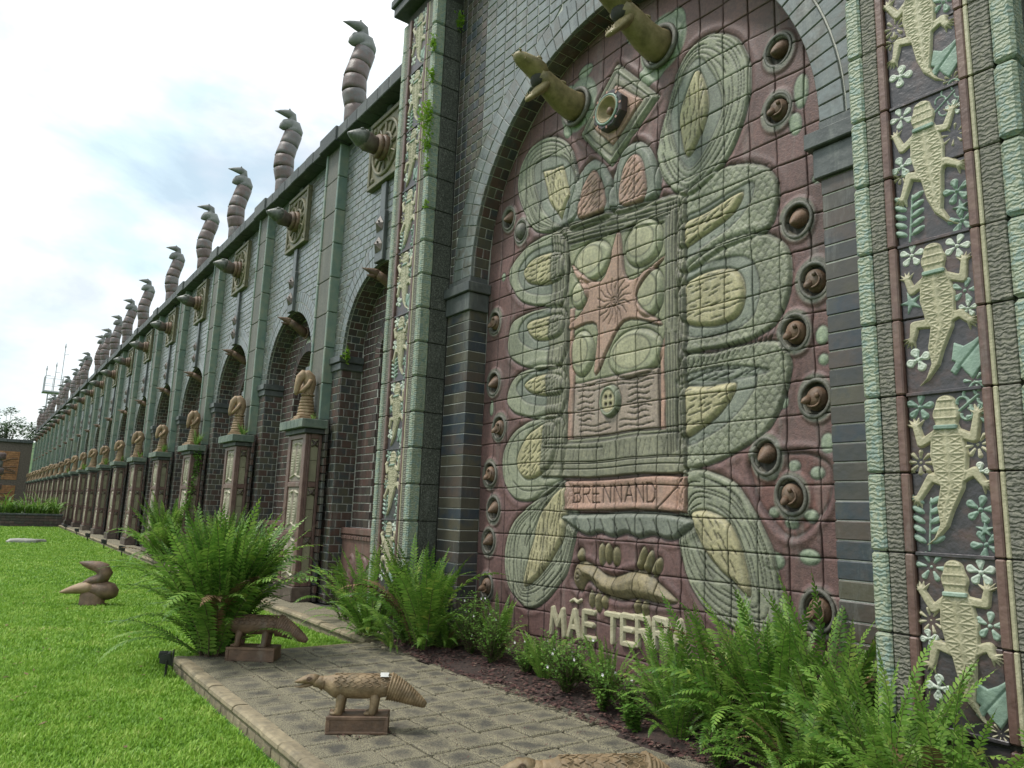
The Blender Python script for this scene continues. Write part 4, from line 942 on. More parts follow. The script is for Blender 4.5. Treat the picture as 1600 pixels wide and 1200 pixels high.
def star5(X,Z):
    d=np.hypot(X,Z)-.015
    for i in range(5):
        a=.5+2*PI*i/5; d=np.minimum(d,sd_seg((0,0),(.055*math.cos(a),.055*math.sin(a)),X,Z,.017,.003))
    return d
starm=relief_mesh('flower',star5,-.07,.07,-.07,.07,.004,M['bluegreen'],.018,.008)
RH=.47
def row_mesh(fn): b=MB(); fn(b); return b
def pillar(xl,xr,label,right):
    t=thing('relief_pillar',label,'pillar')
    W=xr-xl
    b=MB(); b.box(xl+.03,xr-.03,4.54,6.1,0,9.12); b.build('core',M['mortar_dark'],t)
    g=.004
    def piece(x0,x1,y0,y1,c,mat,nm):
        b=MB(); b.cbox(x0,x1,y0,y1,g,RH-g,c); return b.mesh(nm,mat)
    eL=piece(xl,xl+.10,4.485,4.66,.014,M['green_edge'],'edge_block'); tL=piece(xl+.102,xl+.20,4.50,4.6,.006,M['ridged'],'ridged_block')
    fL=piece(xl+.202,xl+.252,4.488,4.6,.008,M['maroon'],'frame_block'); fR=piece(xr-.31,xr-.26,4.488,4.6,.008,M['maroon'],'frame_block')
    cR=piece(xr-.258,xr-.232,4.495,4.6,.006,M['cream'],'bead'); tR=piece(xr-.23,xr-.122,4.50,4.6,.006,M['ridged'],'ridged_block')
    eR=piece(xr-.12,xr-.0,4.483,4.66,.022,M['green_edge'],'edge_block'); sR=piece(xr-.25,xr-.005,4.663,YF-.005 if not right else 5.3,.008,M['granite'],'side_block'); sL=piece(xl+.005,xl+.2,4.663,5.3 if not right else YF-.005,.008,M['granite'],'side_block')
    sl=MB(); sl.cbox(xl+.256,xr-.314,4.522,4.6,g,RH-g,.005); sl=sl.mesh('ground_tile',M['slab_dark'])
    for i in range(19):
        z=.03+i*RH-(.03 if i==0 else 0)
        for me in (eL,tL,fL,fR,cR,tR,eR,sR,sL,sl):
            obj(me.name.split('.')[0],me,t,(rng.uniform(-.002,.002),rng.uniform(-.004,.004),z))
    xc=(xl+.256+xr-.314)/2; S=(xr-xl-.57)/.42
    rr=random.Random(3 if right else 7)
    for k in range(9):
        zc=.97+.94*k; 
        if zc>9: break
        y=4.5225
        v=k%2
        o=obj('lizard',liz[k%4],t,(xc+.0,y,zc),(0,rr.uniform(-.04,.04),0),(S*1.14,1,1.0)); obj('collar',collar,o)
        if v==0: E=[(fl[(3,1,0,4,2)[k%5]],-.13,.40),(fl[0],.13,.39),(starm if k%4 else fl[2],-.15,.10),(fl[1],.155,.11),(fl[4],-.13,-.26),(figm,.135,-.27)]
        else: E=[(fl[(1,0)[k%4//2]],-.14,.39),(curlm,.14,.40),(fl[2],.16,.15),(fl[(2,4)[k%4//2]],-.155,.06),(leafm,-.135,-.30),(fl[1],.15,-.21),(starm,.17,-.32),(fl[1],.165,-.40)]
        b=MB(); b.cbox(xl+.256,xr-.314,4.505,4.6,-.011,.011,.004); b.build('frame_block',M['slab_dark'],t,loc=(0,0,.5+.94*k))
        E+=[(fl[rr.randrange(5)],rr.choice((-.165,.165)),.0),(fl[rr.randrange(5)],.17,-.43 if v==0 else .32)]
        for j,(me,x,z) in enumerate(E):
            sc=(.95 if (me is starm and v==1 and z<-.25) else 1.0 if j>=len(E)-2 else 1.42) if me is not figm and me is not leafm else 1.25
            obj(me.name.split('.')[0],me,t,(xc+x*S,y,zc+z),(0,rr.uniform(-.5,.5) if me not in (figm,leafm,curlm) else rr.uniform(-.12,.12),0),(sc,1,sc))
    b=MB(); b.cbox(xl-.13,xr+.13,4.36,6.2,9.15,9.30,.012); b.cbox(xl-.17,xr+.17,4.32,6.2,9.303,9.43,.012); b.build('coping',M['coping'],t)
    return t
pillar(-9.47,-8.437,'tall lizard relief pillar left of the mural, with green leaf tufts growing on its edge','pillar',) if False else None
pL=pillar(-9.47,-8.437,'tall lizard relief pillar left of the mural, between the mural and the arcade',False)
pR=pillar(-2.43,-1.44,'tall lizard relief pillar at the right edge of the view, right of the mural',True)
# plain continuation of the wall to the right of the right pillar
cw=thing('side_wall','dark brick wall continuing to the right behind the lizard pillar','wall')
b=MB(); b.box(-1.5,7,5.32,6.1,0,8.6); b.build('wall_core',M['mortar'],cw)
b=MB()
for q in courses(WALLFR(5.31),-1.43,7,0,8.6,.27,.135): b.tile(WALLFR(5.31),q,.03,.006)
b.build('brick',M['brick'],cw,kind='stuff')

# ================================================================== ARCADE WALL
SP=4.2; X0B=-10.66; NBAY=21
arc=thing('arcade_wall','long glazed brick arcade wall running back from the mural, blind arches under dark coping','wall')
YW=4.92; R_=1.35; ZS=4.2; ZT=8.35
# one bay, centred on x=0, arches at x=0, pilaster at -2.1
core=MB(); arch_plate(core,-2.1,2.1,0,ZT,0,ZS,R_+.012,YW+.012,.40,n=40)
arch_plate(core,-1.37,1.37,0,5.62,0,4.12,.672,5.322,.42,n=16,floor=1.25); core.box(-1.4,1.4,5.74,5.8,0,5.7)
core.box(-2.1,2.1,5.82,5.95,0,ZT)
core_me=core.mesh('arch_bay',M['mortar'])
fr=WALLFR(YW)
def hole_o(v):
    d=v-ZS; R=R_+.425
    if d<0: return (-R_,R_)
    if d>=R: return None
    h=math.sqrt(R*R-d*d); return (-h,h)
QU=courses(fr,-1.755,1.755,ZS,ZT,.25,.125,hole=hole_o); QP=courses(fr,-1.755,1.755,0,3.95,.20,.135,hole=lambda v:(-R_,R_),stag=.5)
ub=MB(); lb=MB()
for q in QU: ub.tile(fr,q,.03,.006)
for q in QP: lb.tile(fr,q,.03,.006)
# below the pedestal caps the pier front is plain brick right across
fp=WALLFR(4.80)
for q in courses(fp,-2.1-.57,-2.1+.57,0,3.08,.2,.135): lb.tile(fp,q,.05,.006)
# jambs
for sx in (-1,1):
    O=Vector((sx*R_-sx*.0,0,0)); fj=(O,Vector((0,1,0)),Vector((0,0,1)),Vector((-sx,0,0)))
    for q in courses(fj,YW+.008,5.31,0,3.95,.19,.135): lb.tile(fj,q if sx>0 else q[::-1],.03,.006,.004)
    fj=(O,Vector((0,1,0)),Vector((0,0,1)),Vector((-sx,0,0)))
fb=WALLFR(5.31)
def hole_i(v):
    d=v-4.12; R=.66+.2
    if v<1.25: return None
    if d<0: return (-.66,.66)
    if d>=R: return None
    h=math.sqrt(R*R-d*d); return (-h,h)
rb=MB()
QB=courses(fb,-1.34,1.34,1.25,4.12,.22,.135,hole=lambda v:(-.66,.66))+courses(fb,-1.34,1.34,4.121,5.5,.22,.135,hole=hole_i)
for q in QB: rb.tile(fb,q,.03,.006)
for q in wedge_quads(.66,.86,26,0,4.12): rb.tile(fb,q,.2,.005,.004)
for sx in (-1,1):
    fj=(Vector((sx*.66,0,0)),Vector((0,1,0)),Vector((0,0,1)),Vector((-sx,0,0)))
    for q in courses(fj,5.33,5.72,1.25,4.12,.19,.135): rb.tile(fj,q,.03,.006,.004)
fn_=WALLFR(5.735)
for q in courses(fn_,-.65,.65,1.25,4.8,.22,.135): rb.tile(fn_,q,.03,.006)
vb=MB()
for q in wedge_quads(R_,R_+.20,40,0,ZS): vb.tile(fr,q,.05,.005,.004)
for q in wedge_quads(R_+.205,R_+.42,40,0,ZS): vb.tile(fr,q,.05,.005,.003)
def arc_soffit(mb,cx,cz,R,y0,y1,n,m,a0=0,a1=PI):
    for i in range(n):
        a=a0+(a1-a0)*(i+.5)/n; T=Vector((-math.sin(a),0,math.cos(a))); Nn=Vector((-math.cos(a),0,-math.sin(a))); O=Vector((cx,0,cz))-Nn*R; h=R*(a1-a0)/n/2-.006
        off=.5*(i%2)/m
        for k in range(m+1):
            u0=max(0,(k-.5*(i%2))/m); u1=min(1,(k+1-.5*(i%2))/m)
            if u1-u0<.05: continue
            ya=y0+(y1-y0)*u0+.005; yb=y0+(y1-y0)*u1-.005
            mb.tile((O,Vector((0,1,0)),T,Nn),[(ya,-h),(yb,-h),(yb,h),(ya,h)],.03,.005)
arc_soffit(lb,0,ZS,R_,YW+.055,5.305,34,2)
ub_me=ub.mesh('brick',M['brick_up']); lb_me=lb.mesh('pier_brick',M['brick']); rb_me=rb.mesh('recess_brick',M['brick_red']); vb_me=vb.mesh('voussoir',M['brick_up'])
b=MB()
for sx in (-1,1):
    a,c=(sx*1.75,sx*R_) ; lo,hi=min(a,c),max(a,c)
    for (o,z0,z1) in ((.075,4.08,4.2),(.035,3.95,4.077)):
        if sx<0: b.cbox(lo,hi+o,YW-o,5.31,z0,z1,.008)
        else: b.cbox(lo-o,hi,YW-o,5.31,z0,z1,.008)
imp_me=b.mesh('impost',M['impost'])
b=MB(); b.cbox(-.285,.285,4.775,4.95,.004,.656,.01); pil_a=b.mesh('pilaster_block',M['granite_light'])
b=MB()
for sx in (-1,1): b.cbox(min(sx*.288,sx*.345),max(sx*.288,sx*.345),4.745,4.95,.004,.656,.014)
pil_b=b.mesh('green_edge_block',M['green_smooth'])
b=MB(); b.cbox(.003,.417,4.64,5.8,8.35,8.60,.014); cop_me=b.mesh('coping_stone',M['coping'])
b=MB(); b.cbox(-.40,.40,4.60,4.9,8.33,8.63,.014); cap_me=b.mesh('coping_cap',M['coping'])
# keystone with two small faces, strip above it
b=MB(); b.cbox(-.15,.15,4.85,4.95,5.56,6.42,.01,0)
for z in (5.72,6.08):
    b.add([(-.11,4.845,z),(.11,4.845,z),(.13,4.845,z+.12),(.0,4.845,z+.27),(-.13,4.845,z+.12),(0,4.77,z+.12)],[(0,1,5),(1,2,5),(2,3,5),(3,4,5),(4,0,5)],1)
    b.ball((-.05,4.80,z+.15),.018,6,4,1); b.ball((.05,4.80,z+.15),.018,6,4,1)
key_me=b.mesh('keystone',[M['impost'],M['garg_dark']])
b=MB(); b.cbox(-.09,.09,4.87,4.95,6.425,6.94,.008); b.cbox(-.09,.09,4.87,4.95,8.23,8.345,.008); strip_me=b.mesh('strip_tile',M['impost'])
# medallion
b=MB(); zc=7.58; b.cbox(-.60,.60,4.86,4.95,zc-.62,zc+.62,.015)
for a0 in range(4):
    c,s=math.cos(a0*PI/2),math.sin(a0*PI/2)
for (x0,x1,z0,z1) in ((-.60,.60,.54,.62),(-.60,.60,-.62,-.54),(-.60,-.52,-.54,.54),(.52,.60,-.54,.54)): b.cbox(x0,x1,4.825,4.87,zc+z0,zc+z1,.01)
tori(b,(0,4.855,zc),.47,.035,seg=30,sub=8); tori(b,(0,4.855,zc),.24,.03,seg=24,sub=8)
for i in range(12):
    a=i*PI/6; p0=(.26*math.cos(a),4.85,zc+.26*math.sin(a)); p1=(.44*math.cos(a),4.85,zc+.44*math.sin(a))
    b.tube([p0,p1],[.018,.018] if i%3 else [.03,.03],6)
for sx in (-1,1):
    for sz in (-1,1): b.ball((sx*.44,4.86,zc+sz*.46),(.06,.04,.06),8,6)
med_me=b.mesh('medallion',M['medal'])
# relief panel under the niche
def panfn(X,Z):
    d=np.full(X.shape,9.)
    for (x,z,rx,rz) in ((-.9,.55,.16,.3),(-.45,.6,.17,.22),(-.45,.25,.13,.13),(0,.55,.2,.34),(.45,.6,.17,.22),(.45,.25,.13,.13),(.9,.55,.16,.3)):
        d=np.minimum(d,(np.hypot((X-x)/rx,(Z-z)/rz)-1)*min(rx,rz))
    return d
panr=relief_mesh('panel_relief',panfn,-1.2,1.2,.05,1.0,.02,M['cream_dull'],.035,.03,lambda X,Z,d:-.012*(np.sin(d*90)>.4))
panr2=relief_mesh('panel_relief',panfn,-1.2,1.2,.05,1.0,.02,M['maroon'],.035,.03,lambda X,Z,d:-.012*(np.sin(d*90)>.4))
b=MB(); b.cbox(-1.34,1.34,5.16,5.33,0,1.14,.01)
for i in range(26): b.cbox(-1.33+i*.1026,-1.33+i*.1026+.085,5.13,5.2,1.06,1.12,.006)
b.cbox(-1.34,1.34,5.12,5.33,1.143,1.245,.01); pan_me=b.mesh('relief_panel',M['maroon'])
for k in range(NBAY):
    xb=X0B-SP*k; near=k<7
    bay=obj('arch_bay',core_me,arc,(xb,0,0))
    if k==0:
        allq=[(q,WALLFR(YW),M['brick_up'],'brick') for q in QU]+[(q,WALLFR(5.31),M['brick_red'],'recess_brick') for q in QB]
        def key(t):
            q,f,_,_=t; cx=sum(p[0] for p in q)/4+xb; cz=sum(p[1] for p in q)/4; y=f[0].y; p=proj((cx,y,cz))
            if p is None or not (0<p[0]<1 and 0<p[1]<1): return 99
            return (99 if cx>-10.3 or cz<1.3 else p[2])+(8 if (q[1][0]-q[0][0])<.12 else 0)
        allq.sort(key=key); sub,restq=allq[:560],allq[560:]
        cnt={'brick':0,'recess_brick':0}; left={'brick':MB(),'recess_brick':MB()}
        for q,f,m,nm in allq:
            if cnt[nm]<280:
                cnt[nm]+=1; b=MB(); cu=sum(p[0] for p in q)/4; cv=sum(p[1] for p in q)/4
                b.tile(WALLFR(0),[(p[0]-cu,p[1]-cv) for p in q],.03,.006); b.build(nm,m,bay,loc=(cu,f[0].y+rng.uniform(-.002,.003),cv))
            else: left[nm].tile(f,q,.03,.006)
        for q in wedge_quads(.66,.86,26,0,4.12): left['recess_brick'].tile(fb,q,.2,.005,.004)
        for sx in (-1,1):
            fj=(Vector((sx*.66,0,0)),Vector((0,1,0)),Vector((0,0,1)),Vector((-sx,0,0)))
            for q in courses(fj,5.33,5.72,1.25,4.12,.19,.135): left['recess_brick'].tile(fj,q,.03,.006,.004)
        for q in courses(fn_,-.65,.65,1.25,4.8,.22,.135): left['recess_brick'].tile(fn_,q,.03,.006)
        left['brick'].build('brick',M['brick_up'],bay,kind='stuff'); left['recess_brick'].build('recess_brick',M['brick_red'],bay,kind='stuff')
    else:
        obj('brick',ub_me,bay,kind='stuff'); obj('recess_brick',rb_me,bay,kind='stuff')
    obj('pier_brick',lb_me,bay,kind='stuff'); obj('voussoir',vb_me,bay,kind='stuff'); obj('impost',imp_me,bay)
    obj('keystone',key_me,bay); obj('strip_tile',strip_me,bay); obj('medallion',med_me,bay); obj('relief_panel',pan_me,bay); obj('panel_relief',panr2 if k%2==0 else panr,bay,(0,5.158,0))
    for r in range(8):
        z=3.085+r*.66; s=(8.345-3.085)/(8*.66)
        z=3.085+r*.66*s
        obj('pilaster_block',pil_a,bay,(-2.1,rng.uniform(-.003,.003),z),None,(1,1,s)); obj('green_edge_block',pil_b,bay,(-2.1,rng.uniform(-.003,.003),z),None,(1,1,s))
    for r in range(10): obj('coping_stone',cop_me,bay,(-2.1+.42*r,rng.uniform(-.005,.005),rng.uniform(-.006,.006)))
    obj('coping_cap',cap_me,bay,(-2.1,0,0))

# ================================================================== COPING SNAKES
snake=thing('snake_sculpture','first and nearest curling snake sculpture on the arcade coping, beside the tall pillar','snake sculpture',(X0B-2.1,0,0),group='snake sculptures along the arcade coping')
spts=[(5.15,8.60,.225),(5.14,9.0,.222),(5.12,9.36,.215),(5.06,9.66,.235),(5.06,9.96,.225),(5.13,10.26,.215),(5.22,10.60,.215)]
for i,(a,c) in enumerate(zip(spts,spts[1:])):
    b=MB(); P=[];Rr=[]
    for t,s in ((.0,.96),(.02,1.03),(.3,1.04),(.7,1.03),(.97,1.02),(.995,.95)):
        P.append((0,a[0]+(c[0]-a[0])*t,a[1]+(c[1]-a[1])*t)); Rr.append((a[2]+(c[2]-a[2])*t)*s)
    b.tube(P,Rr,16); b.build('segment',M['snake'],snake,smooth=True)
b=MB(); b.tube([(0,5.22,10.595),(0,5.25,10.70),(0,5.22,10.80),(0,5.12,10.83),(0,5.01,10.79),(0,4.93,10.72),(0,4.87,10.68)],[.205,.20,.185,.165,.14,.09,.02],18); b.build('jaw',M['snake_head'],snake,smooth=True)
b=MB(); b.tube([(0,5.03,10.80),(0,5.12,10.90),(0,5.18,10.98),(0,5.16,11.07),(0,5.07,11.11),(0,4.97,11.10),(0,4.85,11.09),(0,4.72,11.07)],[.11,.10,.10,.11,.11,.085,.05,.008],14)
b.ball((.07,5.06,11.20),(.02,.02,.02),6,4); b.ball((-.07,5.06,11.20),(.02,.02,.02),6,4); b.build('head',M['snake_head'],snake,smooth=True)
b=MB(); b.ball((0,4.86,9.95),(.03,.05,.03),6,4); b.build('knob',M['snake'],snake)
rg=random.Random(6)
for k in range(1,NBAY+1):
    copy_tree(snake,(X0B-2.1-SP*k+rg.uniform(-.08,.08),rg.uniform(-.04,.04),0),'%s curling snake sculpture on the arcade coping, counted from the tall pillar'%ORD[k],rg.uniform(-.3,.3),1+rg.uniform(-.012,.012))

# ================================================================== MEDALLION GARGOYLES
ga=thing('horned_gargoyle','dark cone headed gargoyle on the medallion nearest the tall pillar','gargoyle',(X0B,4.85,7.56),group='cone headed gargoyles on the medallions')
b=MB(); b.tube([(0,.02,-.02),(0,-.06,-.02),(0,-.10,-.02)],[.21,.225,.20],18); b.tube([(0,-.09,-.02),(0,-.14,-.02),(0,-.18,-.02)],[.195,.21,.18],18); b.build('collar',M['terra_brown'],ga,smooth=True)
b=MB(); b.tube([(0,-.15,-.02),(0,-.25,-.02),(0,-.34,.0),(0,-.42,.02)],[.15,.15,.17,.15],16); b.build('neck',M['garg_dark'],ga,smooth=True)
b=MB(); b.tube([(0,-.32,.01),(0,-.38,.02),(0,-.46,.03),(0,-.54,.03),(0,-.62,.035),(0,-.68,.04)],[.12,.175,.17,.125,.07,.015],16,flat=.9)
for sx in (-1,1): b.ball((sx*.10,-.46,.13),(.04,.05,.03),8,5); 
for i in range(4): b.tube([(.0+.15*math.cos(a),-.36-.03*i,.03+.15*math.sin(a)) for a in np.linspace(0,PI,8)],.012,5)
b.build('head',M['garg_head'],ga,smooth=True)
for k in range(1,NBAY): copy_tree(ga,(X0B-SP*k,4.85,7.56),'%s cone headed gargoyle along the row of medallions, from the tall pillar'%ORD[k],rg.uniform(-.1,.1))
# ================================================================== BEAKED GARGOYLES in the arch crowns
gb=thing('beaked_gargoyle','long beaked gargoyle in the arch crown beside the tall pillar','gargoyle',(X0B,5.3,5.2),group='beaked gargoyles under the arch crowns')
b=MB(); b.tube([(0,.02,-.14),(0,-.12,-.10),(0,-.28,-.02),(0,-.42,.05),(0,-.55,.10)],[.15,.14,.12,.105,.10],14); tori(b,(0,-.02,-.13),.16,.03,seg=16,sub=6); b.build('neck',M['terra_brown'],gb,smooth=True)
b=MB(); b.tube([(0,-.5,.09),(0,-.58,.12),(0,-.66,.14),(0,-.78,.155),(0,-.92,.17)],[.09,.10,.08,.045,.008],12); b.tube([(0,-.56,.05),(0,-.66,.04),(0,-.80,.03)],[.06,.05,.008],10)
for sx in (-1,1): b.ball((sx*.075,-.6,.16),(.025,.03,.025),6,4)
b.build('head',M['terra_brown'],gb,smooth=True)
gb.scale=(.72,)*3; gb.location=(X0B,5.25,5.27)
for k in range(1,NBAY): copy_tree(gb,(X0B-SP*k,5.25,5.27),'long beaked gargoyle in the crown of the %s arch from the tall pillar'%ORD[k],rg.uniform(-.15,.15))
# ================================================================== BIG OPEN MOUTHED HEADS on the mural
def big_head(x,z,label):
    t=thing('open_mouthed_gargoyle',label,'gargoyle',(x,YM-.02,z)); t.scale=(.95,.88,.95)
    b=MB(); P=[(0,.05,-.03),(0,-.12,-.05),(0,-.28,-.02),(0,-.45,.05),(0,-.60,.11),(0,-.70,.14)]; b.tube(P,[.185,.175,.16,.145,.13,.125],20)
    for (u,y,zz) in ((.10,-.38,.10),(-.10,-.38,.10)):
        b.tube([(u+.03*math.cos(a),y+.05*math.cos(a),zz+.03*math.sin(a)) for a in np.linspace(0,5.5,10)],.012,6)
    b.build('neck',M['terra'],t,smooth=True)
    b=MB(); tori(b,(0,-.03,-.04),.225,.03,seg=26,sub=8); b.build('socket_ring',M['granite_light'],t,smooth=True)
    b=MB(); b.tube([(0,-.60,.15),(0,-.68,.19),(0,-.76,.225),(0,-.86,.24),(0,-.96,.26),(0,-1.03,.275),(0,-1.06,.28)],[(.11,.09),(.15,.11),(.15,.10),(.13,.085),(.105,.07),(.075,.05),(.03,.02)],16)
    for sx in (-1,1): b.ball((sx*.10,-.75,.285),(.034,.045,.034),8,6); b.tube([(sx*.07,-1.02,.30),(sx*.075,-1.05,.315)],[.02,.006],6)
    b.tube([(0,-.60,.23),(0,-.66,.275),(0,-.72,.29)],[.05,.045,.02],8)
    b.build('upper_jaw',M['terra'],t,smooth=True)
    b=MB(); b.tube([(0,-.56,.06),(0,-.65,-.03),(0,-.73,-.12),(0,-.81,-.20),(0,-.85,-.235)],[(.12,.09),(.12,.06),(.11,.045),(.085,.035),(.03,.015)],14)
    for i in range(5): b.tube([((i-2)*.034,-.82+.012*abs(i-2),-.19),((i-2)*.034,-.845+.012*abs(i-2),-.14)],[.015,.003],5)
    for i in range(4):
        for sx in (-1,1): b.tube([(sx*.085,-.78-.06*i,.185+.015*i),(sx*.085,-.785-.06*i,.15+.015*i)],[.014,.003],5)
    b.build('lower_jaw',M['terra'],t,smooth=True)
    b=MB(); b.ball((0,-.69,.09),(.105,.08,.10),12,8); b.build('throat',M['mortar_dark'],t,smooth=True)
    return t
big_head(-6.11,6.38,'olive open mouthed serpent head jutting from the mural, left of the octagonal clock like boss')
big_head(-4.79,6.46,'olive open mouthed serpent head jutting from the mural top, right of the clock like boss')

# ================================================================== PEDESTALS and their figures
def figfn(X,Z):
    d=np.full(X.shape,9.)
    for s in (-1,1):
        d=np.minimum(d,(np.hypot((X-s*.10)/.062,(Z-.30)/.25)-1)*.06)
        for a,b_ in (((s*.10,.52),(s*.10,.60)),((s*.05,.60),(s*.16,.57))): d=np.minimum(d,sd_seg(a,b_,X,Z,.028,.015))
        d=np.minimum(d,sd_seg((s*.02,.10),(s*.17,.05),X,Z,.022))
    return d
relm=relief_mesh('relief_panel',figfn,-.2,.2,.0,.66,.007,M['cream_dull'],.028,.018,lambda X,Z,d:-.010*(np.sin(Z*150)>.55)*(d<-.02))
ped=thing('pedestal','maroon tiled pedestal nearest the tall pillar','pedestal',(X0B-2.1,0,0),group='tiled pedestals along the arcade')
b=MB(); b.cbox(-.47,.47,4.45,4.795,0,.24,.012); b.build('base',M['garg_dark'],ped)
b=MB(); b.cbox(-.40,.40,4.53,4.795,.24,2.82,.006); b.build('shaft',M['maroon'],ped)
b=MB()
for sx in (-1,1):
    b.cbox(min(sx*.435,sx*.30),max(sx*.435,sx*.30),4.50,4.56,.245,2.815,.008)
    b.cbox(min(sx*.40,sx*.438),max(sx*.40,sx*.438),4.56,4.60,.245,2.815,.006); b.cbox(min(sx*.40,sx*.438),max(sx*.40,sx*.438),4.75,4.794,.245,2.815,.006)
for z in (.245,1.06,1.90,2.735):
    b.cbox(-.30,.30,4.50,4.56,z,z+.085,.008)
    for sx in (-1,1): b.cbox(min(sx*.40,sx*.436),max(sx*.40,sx*.436),4.605,4.745,z,z+.085,.006)
b.build('frame',M['maroon'],ped)
for z in (.34,1.155,1.995):
    b=MB(); b.cbox(-.29,.29,4.525,4.55,z,z+.36,.005); b.cbox(-.29,.29,4.525,4.55,z+.365,z+.735,.005); pb=b.build('front_panel',M['mauve_panel'],ped)
    obj('relief_figure',relm,pb,(0,4.522,z+.01),None,(1.28,1,1.1))
    for sx in (-1,1):
        b=MB(); b.cbox(min(sx*.39,sx*.415),max(sx*.39,sx*.415),4.608,4.742,z,z+.36,.005); b.cbox(min(sx*.39,sx*.415),max(sx*.39,sx*.415),4.608,4.742,z+.365,z+.735,.005); sp=b.build('side_panel',M['olive_panel'],ped)
        b=MB()
        for s in (-1,1): b.tube([(sx*.42,4.675-s*.055,z+.60),(sx*.435,4.675,z+.655),(sx*.42,4.675+s*.055,z+.71)],[.012,.026,.012],6)
        b.build('knot',M['garg_dark'],sp,smooth=True)
b=MB(); b.cbox(-.50,.50,4.45,4.83,2.82,2.905,.01); b.build('cap_moulding',M['coping'],ped)
b=MB()
for i in range(6): b.cbox(-.58+i*.1935,-.58+i*.1935+.19,4.36,4.83,2.91,3.06,.008)
b.build('cap',M['cap_green'],ped)
for k in range(1,NBAY): copy_tree(ped,(X0B-2.1-SP*k,0,0),'%s maroon tiled pedestal in the arcade row, counted from the tall pillar'%ORD[k])
st=thing('bowed_figure','tan clay bowed figure on the pedestal nearest the tall pillar','statue',(X0B-2.08,4.60,3.06),group='bowed clay figures on the pedestals')
b=MB(); b.cbox(-.24,.24,-.22,.22,0,.05,.01); b.cbox(-.19,.19,-.18,.18,.052,.10,.01); b.build('plinth',M['statue'],st)
b=MB()
z=.10
for i in range(6):
    r=.185-.010*i; b.tube([(0,.02,z),(0,.02,z+.015),(0,.02,z+.05),(0,.02,z+.062)],[r*.9,r,r,r*.9],18); z+=.063
b.build('coiled_skirt',M['statue'],st,smooth=True)
b=MB(); b.tube([(0,.02,.46),(0,.03,.56),(0,.045,.66),(0,.05,.76),(0,.03,.86),(0,-.03,.92),(0,-.10,.92)],[.115,.11,.12,.135,.13,.11,.07],16); tori_pts=[(.125*math.cos(a),.03+.125*math.sin(a),.52) for a in np.linspace(0,2*PI,20)]; b.tube(tori_pts,.018,6); b.build('torso',M['statue'],st,smooth=True)
b=MB(); b.tube([(0,-.02,.90),(0,-.10,.91),(0,-.165,.84),(0,-.195,.72),(0,-.215,.60),(0,-.225,.50)],[.075,.085,.075,.06,.05,.025],14,flat=1.2); b.build('bowed_head',M['statue'],st,smooth=True)
for sx in (-1,1):
    b=MB(); b.tube([(sx*.12,.03,.80),(sx*.15,-.03,.70),(sx*.12,-.12,.60),(sx*.06,-.16,.56)],[.05,.045,.04,.03],10); b.build('arm',M['statue'],st,smooth=True)
st.scale=(.80,.86,.92)
for k in range(1,NBAY):
    copy_tree(st,(X0B-2.08-SP*k+rg.uniform(-.05,.05),4.60,3.06),'bowed clay figure on the %s pedestal from the tall pillar'%ORD[k],rg.uniform(-.3,.3)).scale=(.80*rg.uniform(.92,1.1),.86*rg.uniform(.95,1.1),.92*rg.uniform(.93,1.07))

